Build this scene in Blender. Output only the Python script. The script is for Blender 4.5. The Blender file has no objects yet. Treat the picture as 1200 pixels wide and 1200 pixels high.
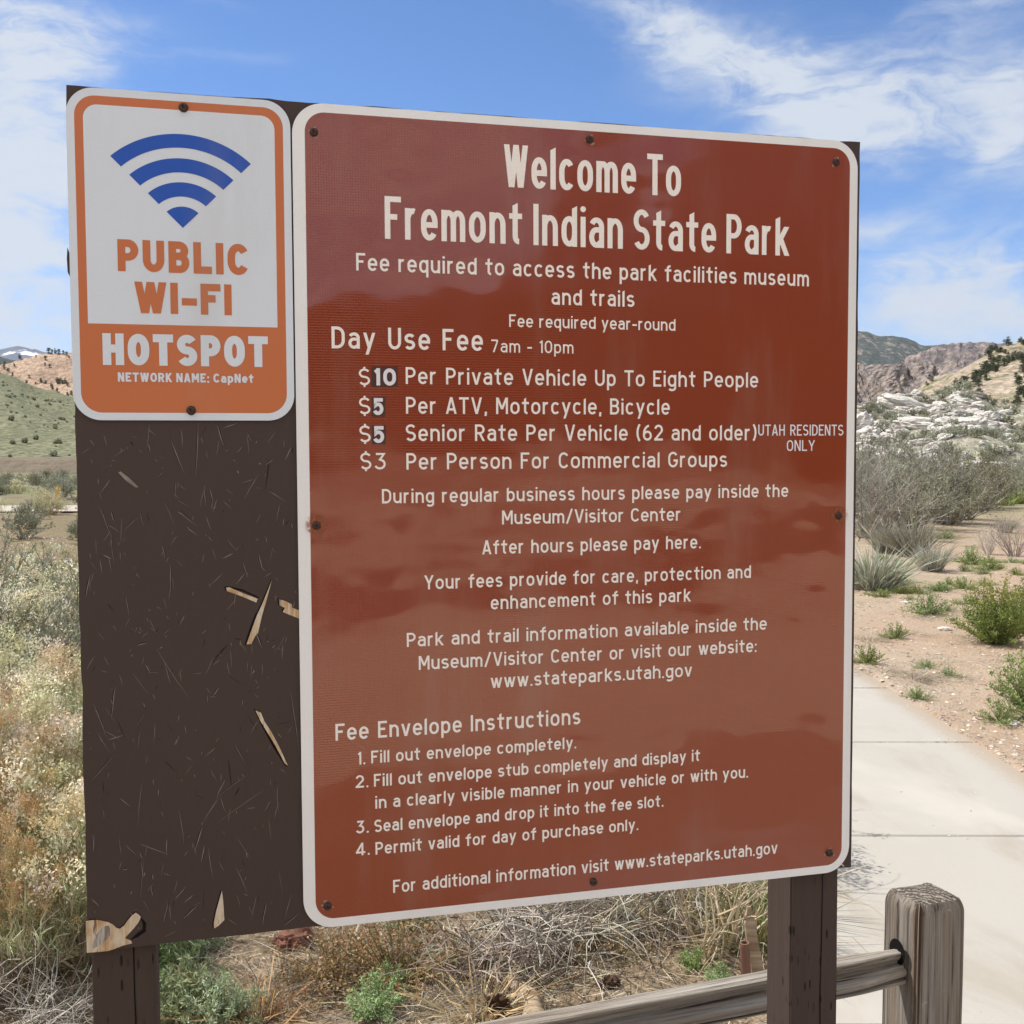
import bpy, math, random
import numpy as np
from mathutils import Vector, Matrix

# ------------------------------------------------------------------ camera
SC = bpy.context.scene
COL = SC.collection
EYE = np.array([0.0, 0.0, 1.55])
FPX, HALF = 1325.0, 600.0
CR = np.array([0.99999, -0.00023, -0.00418])
CU = np.array([0.00419, 0.05578, 0.99843])
CB = np.array([0.0, -0.99844, 0.05578])
cam = bpy.data.cameras.new('camera')
cam_ob = bpy.data.objects.new('camera', cam)
COL.objects.link(cam_ob)
cam.sensor_width = 36.0
cam.lens = 36.0 * FPX / 1200.0
cam.clip_start, cam.clip_end = 0.05, 30000.0
cam_ob.matrix_world = Matrix(((CR[0], CU[0], CB[0], EYE[0]), (CR[1], CU[1], CB[1], EYE[1]),
                              (CR[2], CU[2], CB[2], EYE[2]), (0, 0, 0, 1)))
SC.camera = cam_ob

# ------------------------------------------------------------------ light
SUN_EL, SUN_AZ = 54.0, -68.0          # degrees; azimuth clockwise from +Y (the view direction)
SUN_STRENGTH, SKY_STRENGTH = 3.0, 0.10
SC.view_settings.view_transform = 'Standard'
SC.view_settings.look = 'None'
SC.view_settings.gamma = 1.0
SC.view_settings.exposure = 0.87
se, sa = math.radians(SUN_EL), math.radians(SUN_AZ)
sdir = Vector((math.cos(se) * math.sin(sa), math.cos(se) * math.cos(sa), math.sin(se)))
sun = bpy.data.lights.new('sun', 'SUN')
sun.energy, sun.angle, sun.color = SUN_STRENGTH, math.radians(0.53), (1.0, 0.955, 0.88)
sun_ob = bpy.data.objects.new('sun', sun)
COL.objects.link(sun_ob)
sun_ob.rotation_euler = sdir.to_track_quat('Z', 'Y').to_euler()
sun_ob.location = (0, 0, 60)


class N:
    """small node-tree writer"""
    def __init__(s, nt):
        s.nt, s.nd, s.lk = nt, nt.nodes, nt.links
        s.nd.clear()

    def node(s, typ, props=None, **ins):
        n = s.nd.new(typ)
        for k, v in (props or {}).items():
            setattr(n, k, v)
        for k, v in ins.items():
            s.put(n.inputs[int(k[1:])] if k[0] == '_' else n.inputs[k.replace('__', ' ')], v)
        return n

    def put(s, sock, v):
        if isinstance(v, bpy.types.NodeSocket):
            s.lk.new(v, sock)
        elif isinstance(v, bpy.types.Node):
            s.lk.new(v.outputs[0], sock)
        elif isinstance(v, (tuple, list)) and len(v) == 3 and sock.type == 'RGBA':
            sock.default_value = (*v, 1)
        else:
            sock.default_value = v

    def m(s, op, a, b=0.0, c=None, clamp=False):
        n = s.nd.new('ShaderNodeMath')
        n.operation, n.use_clamp = op, clamp
        s.put(n.inputs[0], a)
        s.put(n.inputs[1], b)
        if c is not None:
            s.put(n.inputs[2], c)
        return n.outputs[0]

    def mix(s, fac, a, b, mode='MIX'):
        n = s.nd.new('ShaderNodeMix')
        n.data_type, n.blend_type = 'RGBA', mode
        s.put(n.inputs[0], fac)
        s.put(n.inputs[6], a)
        s.put(n.inputs[7], b)
        return n.outputs[2]

    def step(s, v, lo, hi, to0=0.0, to1=1.0):
        n = s.nd.new('ShaderNodeMapRange')
        n.interpolation_type = 'SMOOTHSTEP'
        for i, x in enumerate((v, lo, hi, to0, to1)):
            s.put(n.inputs[i], x)
        return n.outputs[0]

    def noise(s, vec, scale, detail=4.0, rough=0.55, dist=0.0):
        return s.node('ShaderNodeTexNoise', None, Vector=vec, Scale=scale, Detail=detail, Roughness=rough,
                      Distortion=dist).outputs[0]

    def vor(s, vec, scale, feature='F1', out=0, rnd=1.0):
        n = s.node('ShaderNodeTexVoronoi', {'feature': feature}, Vector=vec, Scale=scale, Randomness=rnd)
        return n.outputs[out]

    def mapping(s, vec, scale=(1, 1, 1), rot=(0, 0, 0), loc=(0, 0, 0)):
        n = s.nd.new('ShaderNodeMapping')
        s.put(n.inputs[0], vec)
        n.inputs[1].default_value, n.inputs[2].default_value, n.inputs[3].default_value = loc, rot, scale
        return n.outputs[0]

    def sep(s, vec):
        n = s.node('ShaderNodeSeparateXYZ', None, Vector=vec)
        return n.outputs[0], n.outputs[1], n.outputs[2]

    def comb(s, x, y, z):
        return s.node('ShaderNodeCombineXYZ', None, X=x, Y=y, Z=z).outputs[0]

    def bump(s, h, strength=0.5, dist=0.01, normal=None):
        n = s.node('ShaderNodeBump', None, Strength=strength, Distance=dist, Height=h)
        if normal is not None:
            s.put(n.inputs['Normal'], normal)
        return n.outputs[0]


# sky: Nishita plus high cirrus laid out by direction
world = bpy.data.worlds.new('World')
SC.world = world
world.use_nodes = True
w = N(world.node_tree)
sky = w.node('ShaderNodeTexSky', {'sky_type': 'NISHITA', 'sun_disc': False, 'sun_elevation': se,
                                  'sun_rotation': sa, 'altitude': 2500.0, 'air_density': 0.85,
                                  'dust_density': 0.25, 'ozone_density': 3.0})
dvec = w.node('ShaderNodeTexCoord').outputs['Generated']
dx, dy, dz = w.sep(dvec)
hor = w.m('SQRT', w.m('ADD', w.m('MULTIPLY', dx, dx), w.m('MULTIPLY', dy, dy)))
elev = w.m('DIVIDE', dz, w.m('MAXIMUM', hor, 0.02))
azim = w.m('ARCTAN2', dx, dy)
wob = w.node('ShaderNodeTexNoise', None, Vector=w.comb(w.m('MULTIPLY', azim, 5.0), w.m('MULTIPLY', elev, 9.0), 0.3),
             Scale=1.0, Detail=5.0, Roughness=0.6)
wr, wg, wb = w.sep(wob.outputs['Color'])
az2 = w.m('ADD', azim, w.m('MULTIPLY', w.m('SUBTRACT', wr, 0.5), 0.16))
el2 = w.m('ADD', elev, w.m('MULTIPLY', w.m('SUBTRACT', wg, 0.5), 0.10))


def blob(px, py, rx, ry, rot, amp):
    ca, ce = math.atan((px - 600) / FPX), (526 - py) / FPX
    rx, ry, r = rx / FPX, ry / FPX, math.radians(rot)
    a, e = w.m('SUBTRACT', az2, ca), w.m('SUBTRACT', el2, ce)
    u = w.m('ADD', w.m('MULTIPLY', a, math.cos(r) / rx), w.m('MULTIPLY', e, math.sin(r) / rx))
    v = w.m('ADD', w.m('MULTIPLY', a, -math.sin(r) / ry), w.m('MULTIPLY', e, math.cos(r) / ry))
    q = w.m('ADD', w.m('MULTIPLY', u, u), w.m('MULTIPLY', v, v))
    return w.m('MULTIPLY', w.m('POWER', 2.718, w.m('MULTIPLY', q, -1.0)), amp)


dens = 0.0
for b in ((930, 120, 150, 70, -14, 1.0), (790, 45, 150, 34, -22, 0.85), (1000, 185, 90, 45, -40, 0.55),
          (1150, 60, 90, 40, 25, 0.62), (1110, 150, 100, 26, 22, 0.35), (1165, 175, 70, 26, 40, 0.7),
          (1090, 355, 130, 48, 4, 0.95), (1030, 290, 80, 18, 4, 0.6), (1210, 385, 60, 25, 8, 0.6),
          (25, 110, 90, 110, 20, 1.15), (20, 300, 110, 105, 0, 1.1), (150, 80, 90, 30, 25, 0.42),
          (290, 85, 110, 22, 12, 0.32), (60, 395, 130, 22, 0, 0.45), (270, 20, 60, 12, -15, 0.22),
          (1300, 200, 120, 120, 0, 0.8), (-250, 250, 200, 150, 0, 0.7), (650, 420, 500, 60, 0, 0.5)):
    dens = w.m('ADD', blob(*b), dens)
# cirrus over the rest of the sky, made denser behind the camera as fill light
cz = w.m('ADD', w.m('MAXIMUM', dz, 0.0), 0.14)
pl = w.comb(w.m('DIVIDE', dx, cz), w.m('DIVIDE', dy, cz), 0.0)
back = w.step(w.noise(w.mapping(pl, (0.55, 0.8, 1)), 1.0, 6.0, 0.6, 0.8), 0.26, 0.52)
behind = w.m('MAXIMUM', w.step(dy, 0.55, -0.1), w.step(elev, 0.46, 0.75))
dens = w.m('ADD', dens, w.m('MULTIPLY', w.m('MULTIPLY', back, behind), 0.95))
fib = w.noise(w.mapping(w.comb(az2, el2, 0.0), (7, 22, 1), (0, 0, 0.42)), 1.0, 6.0, 0.64, 1.1)
fin = w.noise(w.mapping(w.comb(azim, elev, 0.0), (26, 60, 1), (0, 0, 0.5)), 1.0, 4.0, 0.6, 0.5)
tex = w.m('ADD', w.m('MULTIPLY', w.step(fib, 0.24, 0.76), 0.70), w.m('MULTIPLY', w.step(fin, 0.2, 0.82), 0.30))
cover = w.step(w.m('MULTIPLY', dens, w.m('ADD', tex, 0.20)), 0.05, 0.92)
cover = w.m('MULTIPLY', cover, 0.95)
haze_f = w.step(elev, 0.17, 0.0, 0.0, 0.6)
c1 = w.mix(haze_f, w.mix(1.0, sky.outputs[0], (0.62, 0.82, 0.99), "MULTIPLY"), (3.1, 3.7, 4.4))
cloud_col = w.mix(w.step(dy, 0.25, -0.35), (3.85, 4.15, 4.6), (7.6, 7.5, 7.35))   # clouds out of view brightened to fill the shaded sign
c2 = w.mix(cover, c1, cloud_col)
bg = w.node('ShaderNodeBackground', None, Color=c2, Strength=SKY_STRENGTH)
out = w.node('ShaderNodeOutputWorld', None, Surface=bg)
world.cycles.sampling_method = 'MANUAL'
world.cycles.sample_map_resolution = 512

# ------------------------------------------------------------------ helpers
rng = np.random.default_rng(7)
random.seed(7)


def ray(px, py):
    d = (px - 600) / FPX * CR - (py - 600) / FPX * CU - CB
    return d


def gp(px, py, z=0.0):
    d = ray(px, py)
    t = (z - EYE[2]) / d[2]
    return EYE + d * t


def at(px, py, y):
    d = ray(px, py)
    return EYE + d * (y / d[1])


SO = np.array([-0.31464, 1.65713, 0.83125])        # lower left corner of the brown sign
SYAW = math.radians(14.5423)
SU = np.array([math.cos(SYAW), math.sin(SYAW), 0.0])
SN = np.array([math.sin(SYAW), -math.cos(SYAW), 0.0])    # towards the viewer


def suv(px, py, off=0.0):
    d = ray(px, py)
    o = SO + SN * off
    t = np.dot(o - EYE, SN) / np.dot(d, SN)
    p = EYE + d * t - o
    return np.array([np.dot(p, SU), p[2]])


def _h(ix, iy, seed):
    n = (ix * 374761393 + iy * 668265263 + seed * 974634533) & 0x7fffffff
    n = ((n ^ (n >> 13)) * 1274126177) & 0x7fffffff
    n = ((n ^ (n >> 16)) * 2246822519) & 0x7fffffff
    return ((n ^ (n >> 15)) & 0xffff) / 65535.0


def vnoise(x, y, seed=0):
    x, y = np.asarray(x, float), np.asarray(y, float)
    ix, iy = np.floor(x).astype(np.int64), np.floor(y).astype(np.int64)
    fx, fy = x - ix, y - iy
    fx, fy = fx * fx * (3 - 2 * fx), fy * fy * (3 - 2 * fy)
    a, b = _h(ix, iy, seed), _h(ix + 1, iy, seed)
    c, d = _h(ix, iy + 1, seed), _h(ix + 1, iy + 1, seed)
    return (a * (1 - fx) + b * fx) * (1 - fy) + (c * (1 - fx) + d * fx) * fy - 0.5


def fbm(x, y, o=5, seed=0, g=0.5):
    s, a = 0.0, 1.0
    for i in range(o):
        s = s + a * vnoise(np.asarray(x) * 2 ** i + 17.3 * i, np.asarray(y) * 2 ** i - 9.1 * i, seed + i)
        a *= g
    return s


def link(name, data, parent=None, loc=None):
    o = bpy.data.objects.new(name, data)
    COL.objects.link(o)
    if parent is not None:
        o.parent = parent
    if loc is not None:
        o.location = loc
    return o


def tag(o, label=None, cat=None, group=None, kind=None):
    for k, v in (('label', label), ('category', cat), ('group', group), ('kind', kind)):
        if v:
            o[k] = v
    return o


def thing(name, label, cat, loc=(0, 0, 0), rz=0.0, group=None):
    o = link(name, None)
    o.empty_display_size = 0.1
    o.location = loc
    o.rotation_euler = (0, 0, rz)
    return tag(o, label, cat, group)


def dup(root, loc, rz=0.0, s=1.0, label=None, group=None, tilt=(0, 0)):
    r = root.copy()
    COL.objects.link(r)
    for ch in list(root.children):
        c = ch.copy()
        COL.objects.link(c)
        c.parent = r
        for g in ch.children:
            d = g.copy()
            COL.objects.link(d)
            d.parent = c
    put(r, loc, rz, s, label, group, tilt)
    return r


def put(r, loc, rz=0.0, s=1.0, label=None, group=None, tilt=(0, 0)):
    r.location = [float(v) for v in loc]
    r.rotation_euler = (tilt[0], tilt[1], rz)
    r.scale = (s, s, s) if not isinstance(s, (tuple, list)) else s
    if label:
        r['label'] = label
    if group:
        r['group'] = group


class MB:
    """collects triangles and quads, builds ONE mesh object"""
    def __init__(s):
        s.v, s.c, s.q, s.t, s.qm, s.tm, s.n = [], [], [], [], [], [], 0

    def add(s, v, quads=None, tris=None, col=(1, 1, 1), mat=0):
        v = np.asarray(v, float).reshape(-1, 3)
        c = np.broadcast_to(np.asarray(col, float), v.shape)
        if quads is not None and len(quads):
            q = np.asarray(quads, np.int64).reshape(-1, 4) + s.n
            s.q.append(q)
            s.qm.append(np.full(len(q), mat))
        if tris is not None and len(tris):
            t = np.asarray(tris, np.int64).reshape(-1, 3) + s.n
            s.t.append(t)
            s.tm.append(np.full(len(t), mat))
        s.v.append(v)
        s.c.append(c)
        s.n += len(v)

    def mesh(s, name, mats, smooth=False):
        me = bpy.data.meshes.new(name)
        v = np.concatenate(s.v)
        q = np.concatenate(s.q) if s.q else np.zeros((0, 4), np.int64)
        t = np.concatenate(s.t) if s.t else np.zeros((0, 3), np.int64)
        mi = np.concatenate(s.qm + s.tm) if (s.qm or s.tm) else np.zeros(0)
        loops = np.concatenate([q.ravel(), t.ravel()]).astype(np.int32)
        tot = np.concatenate([np.full(len(q), 4), np.full(len(t), 3)]).astype(np.int32)
        start = np.concatenate([[0], np.cumsum(tot)[:-1]]).astype(np.int32)
        me.vertices.add(len(v))
        me.vertices.foreach_set('co', v.astype(np.float32).ravel())
        me.loops.add(len(loops))
        me.loops.foreach_set('vertex_index', loops)
        me.polygons.add(len(tot))
        me.polygons.foreach_set('loop_start', start)
        me.polygons.foreach_set('loop_total', tot)
        me.polygons.foreach_set('material_index', mi.astype(np.int32))
        me.polygons.foreach_set('use_smooth', np.full(len(tot), smooth))
        me.update(calc_edges=True)
        ca = me.color_attributes.new('Col', 'FLOAT_COLOR', 'POINT')
        c = np.concatenate(s.c)
        ca.data.foreach_set('color', np.c_[c, np.ones(len(c))].astype(np.float32).ravel())
        for m in (mats if isinstance(mats, (list, tuple)) else [mats]):
            me.materials.append(m)
        return me

    def build(s, name, mats, parent=None, smooth=False, loc=None):
        return link(name, s.mesh(name, mats, smooth), parent, loc)

    # -- shapes
    def blades(s, base, d, L, W, bend, col, col2=None, segs=2, mat=0):
        n = len(base)
        d = d / np.maximum(np.linalg.norm(d, axis=1, keepdims=True), 1e-9)
        side = np.cross(d, rng.normal(size=(n, 3)))
        side /= np.maximum(np.linalg.norm(side, axis=1, keepdims=True), 1e-9)
        L, W = np.broadcast_to(L, n), np.broadcast_to(W, n)
        col = np.broadcast_to(np.asarray(col, float), (n, 3))
        col2 = col if col2 is None else np.broadcast_to(np.asarray(col2, float), (n, 3))
        rows, cc = [], []
        for i in range(segs):
            t = i / segs
            p = base + d * (L * t)[:, None] + bend * (L * t * t)[:, None]
            hw = side * (W * 0.5 * (1 - 0.35 * t if segs > 1 else 1) * (0.75 if i == 0 else 1))[:, None]
            rows += [p - hw, p + hw]
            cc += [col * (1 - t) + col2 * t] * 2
        rows.append(base + d * L[:, None] + bend * L[:, None])
        cc.append(col2)
        k = 2 * segs + 1
        v = np.stack(rows, 1).reshape(-1, 3)
        c = np.stack(cc, 1).reshape(-1, 3)
        o = (np.arange(n) * k)[:, None]
        q = np.concatenate([o + np.array([[2 * i, 2 * i + 1, 2 * i + 3, 2 * i + 2]]) for i in range(segs - 1)]) if segs > 1 else None
        t = o + np.array([[2 * segs - 2, 2 * segs - 1, 2 * segs]])
        s.add(v, q, t, c, mat)

    def leaves(s, base, d, L, W, col, mat=0):
        """diamond leaves, two triangles as one quad, slightly folded"""
        n = len(base)
        d = d / np.maximum(np.linalg.norm(d, axis=1, keepdims=True), 1e-9)
        side = np.cross(d, rng.normal(size=(n, 3)))
        side /= np.maximum(np.linalg.norm(side, axis=1, keepdims=True), 1e-9)
        L, W = np.broadcast_to(L, n)[:, None], np.broadcast_to(W, n)[:, None]
        v = np.stack([base, base + d * L * 0.55 + side * W * 0.5, base + d * L, base + d * L * 0.55 - side * W * 0.5], 1)
        col = np.broadcast_to(np.asarray(col, float), (n, 3))
        s.add(v.reshape(-1, 3), np.arange(4 * n).reshape(n, 4), None, np.repeat(col, 4, 0), mat)

    def cones(s, p0, p1, r0, r1, col, sides=3, mat=0):
        n = len(p0)
        d = p1 - p0
        d = d / np.maximum(np.linalg.norm(d, axis=1, keepdims=True), 1e-9)
        a = np.cross(d, np.where(np.abs(d[:, 2:3]) > 0.9, [[1.0, 0, 0]], [[0, 0, 1.0]]))
        a /= np.maximum(np.linalg.norm(a, axis=1, keepdims=True), 1e-9)
        b = np.cross(d, a)
        r0, r1 = np.broadcast_to(r0, n)[:, None], np.broadcast_to(r1, n)[:, None]
        rings = []
        for p, r in ((p0, r0), (p1, r1)):
            for i in range(sides):
                an = 2 * math.pi * i / sides
                rings.append(p + (a * math.cos(an) + b * math.sin(an)) * r)
        v = np.stack(rings, 1).reshape(-1, 3)
        o = (np.arange(n) * 2 * sides)[:, None]
        q = np.concatenate([o + np.array([[i, (i + 1) % sides, sides + (i + 1) % sides, sides + i]]) for i in range(sides)])
        c = np.broadcast_to(np.asarray(col, float), (n, 3))
        s.add(v, q, None, np.repeat(c, 2 * sides, 0), mat)

    def loft(s, secs, cap0=True, cap1=True, col=(1, 1, 1), mat=0):
        secs = [np.asarray(a, float) for a in secs]
        n = len(secs[0])
        v = np.concatenate(secs + ([secs[0].mean(0)[None], secs[-1].mean(0)[None]]))
        q = []
        for r in range(len(secs) - 1):
            i = np.arange(n)
            j = (i + 1) % n
            q.append(np.stack([r * n + i, r * n + j, (r + 1) * n + j, (r + 1) * n + i], 1))
        t = []
        i = np.arange(n)
        j = (i + 1) % n
        m = len(secs) * n
        if cap0:
            t.append(np.stack([j, i, np.full(n, m)], 1))
        if cap1:
            b = (len(secs) - 1) * n
            t.append(np.stack([b + i, b + j, np.full(n, m + 1)], 1))
        s.add(v, np.concatenate(q), np.concatenate(t) if t else None, col, mat)

    def tube(s, pts, rad, sides=6, col=(1, 1, 1), mat=0):
        pts = np.asarray(pts, float)
        rad = np.broadcast_to(rad, len(pts))
        tan = np.gradient(pts, axis=0)
        tan /= np.maximum(np.linalg.norm(tan, axis=1, keepdims=True), 1e-9)
        up = np.array([0.31, 0.17, 0.93]) if abs(tan[0][2]) < 0.9 else np.array([1.0, 0.1, 0])
        secs = []
        for p, r, t in zip(pts, rad, tan):
            a = np.cross(t, up)
            a /= np.linalg.norm(a)
            b = np.cross(t, a)
            an = 2 * np.pi * np.arange(sides) / sides
            secs.append(p + (a * np.cos(an)[:, None] + b * np.sin(an)[:, None]) * r)
        s.loft(secs, col=col, mat=mat)

    def poly(s, pts2, z=0.0, thick=0.0, col=(1, 1, 1), mat=0):
        """filled outline in the local X-Z plane facing -Y, at y=-z; extruded back by thick"""
        pts2 = np.asarray(pts2, float)
        n = len(pts2)
        f = np.c_[pts2[:, 0], np.full(n, -z), pts2[:, 1]]
        import mathutils.geometry as mg
        tr = np.array(mg.tessellate_polygon([[Vector((p[0], p[1], 0)) for p in pts2]]))
        # make every triangle face -Y
        a, b, c = pts2[tr[:, 0]], pts2[tr[:, 1]], pts2[tr[:, 2]]
        ccw = ((b[:, 0] - a[:, 0]) * (c[:, 1] - a[:, 1]) - (b[:, 1] - a[:, 1]) * (c[:, 0] - a[:, 0])) > 0
        tr = np.where(ccw[:, None], tr, tr[:, ::-1])
        if thick <= 0:
            s.add(f, None, tr, col, mat)
            return
        bk = f + np.array([0, thick, 0])
        i = np.arange(n)
        j = (i + 1) % n
        area = np.sum(pts2[:, 0] * pts2[j, 1] - pts2[j, 0] * pts2[:, 1])
        q = np.stack([i, i + n, j + n, j], 1) if area > 0 else np.stack([j, j + n, i + n, i], 1)
        s.add(np.concatenate([f, bk]), q, np.concatenate([tr, tr[:, ::-1] + n]), col, mat)


def round_rect(x0, y0, x1, y1, r, n=10):
    pts = []
    for cx, cy, a0 in ((x1 - r, y1 - r, 0), (x0 + r, y1 - r, 90), (x0 + r, y0 + r, 180), (x1 - r, y0 + r, 270)):
        for i in range(n + 1):
            a = math.radians(a0 + 90 * i / n)
            pts.append((cx + r * math.cos(a), cy + r * math.sin(a)))
    return np.array(pts)


def ring_poly(mb, outer, inner, z, thick=0.0, mat=0):
    o = np.c_[outer[:, 0], np.full(len(outer), -z), outer[:, 1]]
    i_ = np.c_[inner[:, 0], np.full(len(inner), -z), inner[:, 1]]
    n = len(o)
    a = np.arange(n)
    b = (a + 1) % n
    mb.add(np.concatenate([o, i_]), np.stack([a, b, n + b, n + a], 1), None, (1, 1, 1), mat)


# ------------------------------------------------------------------ materials
def material(name, fn):
    m = bpy.data.materials.new(name)
    m.use_nodes = True
    n = N(m.node_tree)
    sh = fn(n)
    n.node('ShaderNodeOutputMaterial', None, Surface=sh)
    return m


def pbsdf(n, col, rough=0.7, spec=0.5, normal=None, metal=0.0):
    b = n.node('ShaderNodeBsdfPrincipled')
    n.put(b.inputs['Base Color'], col)
    n.put(b.inputs['Roughness'], rough)
    n.put(b.inputs['Specular IOR Level'], spec)
    n.put(b.inputs['Metallic'], metal)
    if normal is not None:
        n.put(b.inputs['Normal'], normal)
    return b.outputs[0]


def objco(n):
    return n.node('ShaderNodeTexCoord').outputs['Object']


def geopos(n):
    return n.node('ShaderNodeNewGeometry').outputs['Position']


def attr(n):
    return n.node('ShaderNodeAttribute', {'attribute_name': 'Col'}).outputs[0]


def m_foliage(transl=0.25, var=0.35):
    def fn(n):
        c = attr(n)
        r = n.node('ShaderNodeObjectInfo').outputs['Random']
        hs = n.node('ShaderNodeHueSaturation', None, Hue=n.step(r, 0, 1, 0.485, 0.515),
                    Saturation=n.step(r, 1, 0, 0.8, 1.1), Value=n.step(r, 0, 1, 1 - var * 0.6, 1 + var * 0.6), Color=c).outputs[0]
        p = pbsdf(n, hs, 0.75, 0.2)
        t = n.node('ShaderNodeBsdfTranslucent', None, Color=hs)
        return n.node('ShaderNodeMixShader', None, _0=transl, _1=p, _2=t)
    return fn


FOL = material('foliage', m_foliage())
STEM = material('stem_bark', m_foliage(0.0, 0.2))


def sheeting(n, col, rough=0.2, spec=1.0):
    o = objco(n)
    wav = n.noise(n.mapping(o, (1.6, 1, 1.2)), 2.2, 2.0, 0.4)
    cell = n.vor(o, 260.0, 'DISTANCE_TO_EDGE', 0, 0.15)
    fleck = n.noise(o, 500.0, 2.0)
    dirt = n.noise(n.mapping(o, (9, 9, 1.6)), 1.0, 5.0, 0.6)
    c = n.mix(n.step(dirt, 0.48, 0.78, 0.0, 0.16), col, (0.32, 0.27, 0.22))
    c = n.mix(n.step(fleck, 0.3, 0.7, 0.0, 0.05), c, (0.1, 0.09, 0.08))
    wav = n.m('ADD', wav, n.m('MULTIPLY', n.noise(n.mapping(o, (3.0, 1, 4.5)), 2.0, 2.0, 0.4), 0.22))
    b1 = n.bump(wav, 0.85, 0.012)
    b2 = n.bump(n.step(cell, 0.0, 0.12), 0.22, 0.0004, b1)
    ro = n.step(dirt, 0.3, 0.75, rough - 0.03, rough + 0.08)
    return pbsdf(n, c, ro, spec, b2)


M_BROWN = material('brown_sheeting', lambda n: sheeting(n, (0.234, 0.0285, 0.0018), 0.065, 0.9))
M_WHITE = material('white_sheeting', lambda n: sheeting(n, (0.80, 0.80, 0.80), 0.3))
M_WIFIWHITE = material('wifi_white_sheeting', lambda n: sheeting(n, (0.66, 0.715, 0.785), 0.35, 0.45))
M_ORANGE = material('orange_ink', lambda n: sheeting(n, (0.53, 0.150, 0.048), 0.32, 0.4))
M_BLUE = material('blue_ink', lambda n: sheeting(n, (0.012, 0.082, 0.44), 0.32, 0.35))
M_LETTER = material('letter_vinyl', lambda n: pbsdf(n, n.mix(n.step(n.noise(objco(n), 300, 2), 0.35, 0.7), (0.86, 0.81, 0.76), (0.81, 0.76, 0.71)), 0.4, 0.4))
M_LETTER2 = material('bright_letter_vinyl', lambda n: pbsdf(n, (0.74, 0.72, 0.76), 0.35, 0.4))
M_PATCH = material('dark_sticker', lambda n: pbsdf(n, (0.060, 0.020, 0.014), 0.3, 0.5))
M_ALU = material('sheet_aluminium', lambda n: pbsdf(n, (0.55, 0.56, 0.57), 0.35, 0.5, None, 0.9))
M_BOLT = material('dark_bolt_steel', lambda n: pbsdf(n, n.mix(n.step(n.noise(objco(n), 260, 3), 0.4, 0.62), (0.035, 0.028, 0.028), (0.13, 0.055, 0.03)), 0.5, 0.5, None, 0.5))


def rust(n):
    o = objco(n)
    x, y, z = n.sep(o)
    rr = n.m('SQRT', n.m('ADD', n.m('MULTIPLY', x, x), n.m('MULTIPLY', z, z)))
    f = n.m('MULTIPLY', n.step(rr, 0.020, 0.009), n.step(n.noise(o, 190, 4, 0.65), 0.36, 0.62))
    p = pbsdf(n, n.mix(n.noise(o, 300, 3), (0.42, 0.15, 0.06), (0.30, 0.09, 0.04)), 0.8, 0.2)
    t = n.node('ShaderNodeBsdfTransparent')
    return n.node('ShaderNodeMixShader', None, _0=n.m('MULTIPLY', f, 0.85), _1=t, _2=p)


M_RUST = material('rust_stain', rust)


M_CHIP = material('chipped_sheeting', lambda n: pbsdf(n, n.mix(n.noise(objco(n), 220, 3), (0.42, 0.30, 0.25), (0.22, 0.09, 0.06)), 0.7, 0.3))


def painted_board(n):
    o = objco(n)
    lo = n.noise(n.mapping(o, (1, 1, 1)), 2.5, 4)
    st = n.noise(n.mapping(o, (40, 40, 9), (0, 0.5, 0)), 1.0, 5, 0.6)
    st2 = n.noise(n.mapping(o, (40, 40, 8), (0, -0.35, 0)), 1.0, 5, 0.6)
    fine = n.noise(o, 420, 3)
    c = n.mix(lo, (0.046, 0.0285, 0.025), (0.060, 0.038, 0.032))
    c = n.mix(n.step(st, 0.66, 0.78, 0, 0.4), c, (0.024, 0.016, 0.015))
    c = n.mix(n.step(fine, 0.62, 0.8, 0, 0.35), c, (0.10, 0.078, 0.066))
    h = n.m('ADD', n.m('ADD', st, st2), n.m('MULTIPLY', fine, 0.25))
    return pbsdf(n, c, 0.62, 0.35, n.bump(h, 0.5, 0.003))


M_BOARD = material('dark_brown_paint', painted_board)


def bare_wood(n):
    o = objco(n)
    g = n.noise(n.mapping(o, (150, 150, 16), (0, 0.75, 0)), 1.0, 6, 0.68, 0.3)
    b = n.noise(o, 26, 3)
    c = n.mix(n.step(g, 0.36, 0.60), (0.48, 0.31, 0.15), (0.62, 0.53, 0.41))
    c = n.mix(n.step(b, 0.5, 0.7, 0, 0.7), c, (0.42, 0.22, 0.07))
    c = n.mix(n.step(g, 0.62, 0.68, 0, 0.85), c, (0.13, 0.07, 0.035))
    return pbsdf(n, c, 0.8, 0.2, n.bump(g, 0.6, 0.002))


M_BARE = material('bare_splintered_wood', bare_wood)
M_WCORE = material('weathered_wood_core', lambda n: pbsdf(n, n.mix(n.step(n.noise(n.mapping(objco(n), (200, 200, 14), (0, 0.65, 0)), 1, 5, .65), .4, .58), (0.20, 0.16, 0.12), (0.46, 0.43, 0.40)), .85, .2))
M_SCRATCH = material('scratched_paint', lambda n: pbsdf(n, n.mix(n.noise(objco(n), 60, 2), (0.105, 0.085, 0.078), (0.36, 0.31, 0.265)), 0.8, 0.2))
M_CRACK_SHADE = material('dark_crack_and_shade', lambda n: pbsdf(n, (0.010, 0.008, 0.008), 0.9, 0.1))


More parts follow.
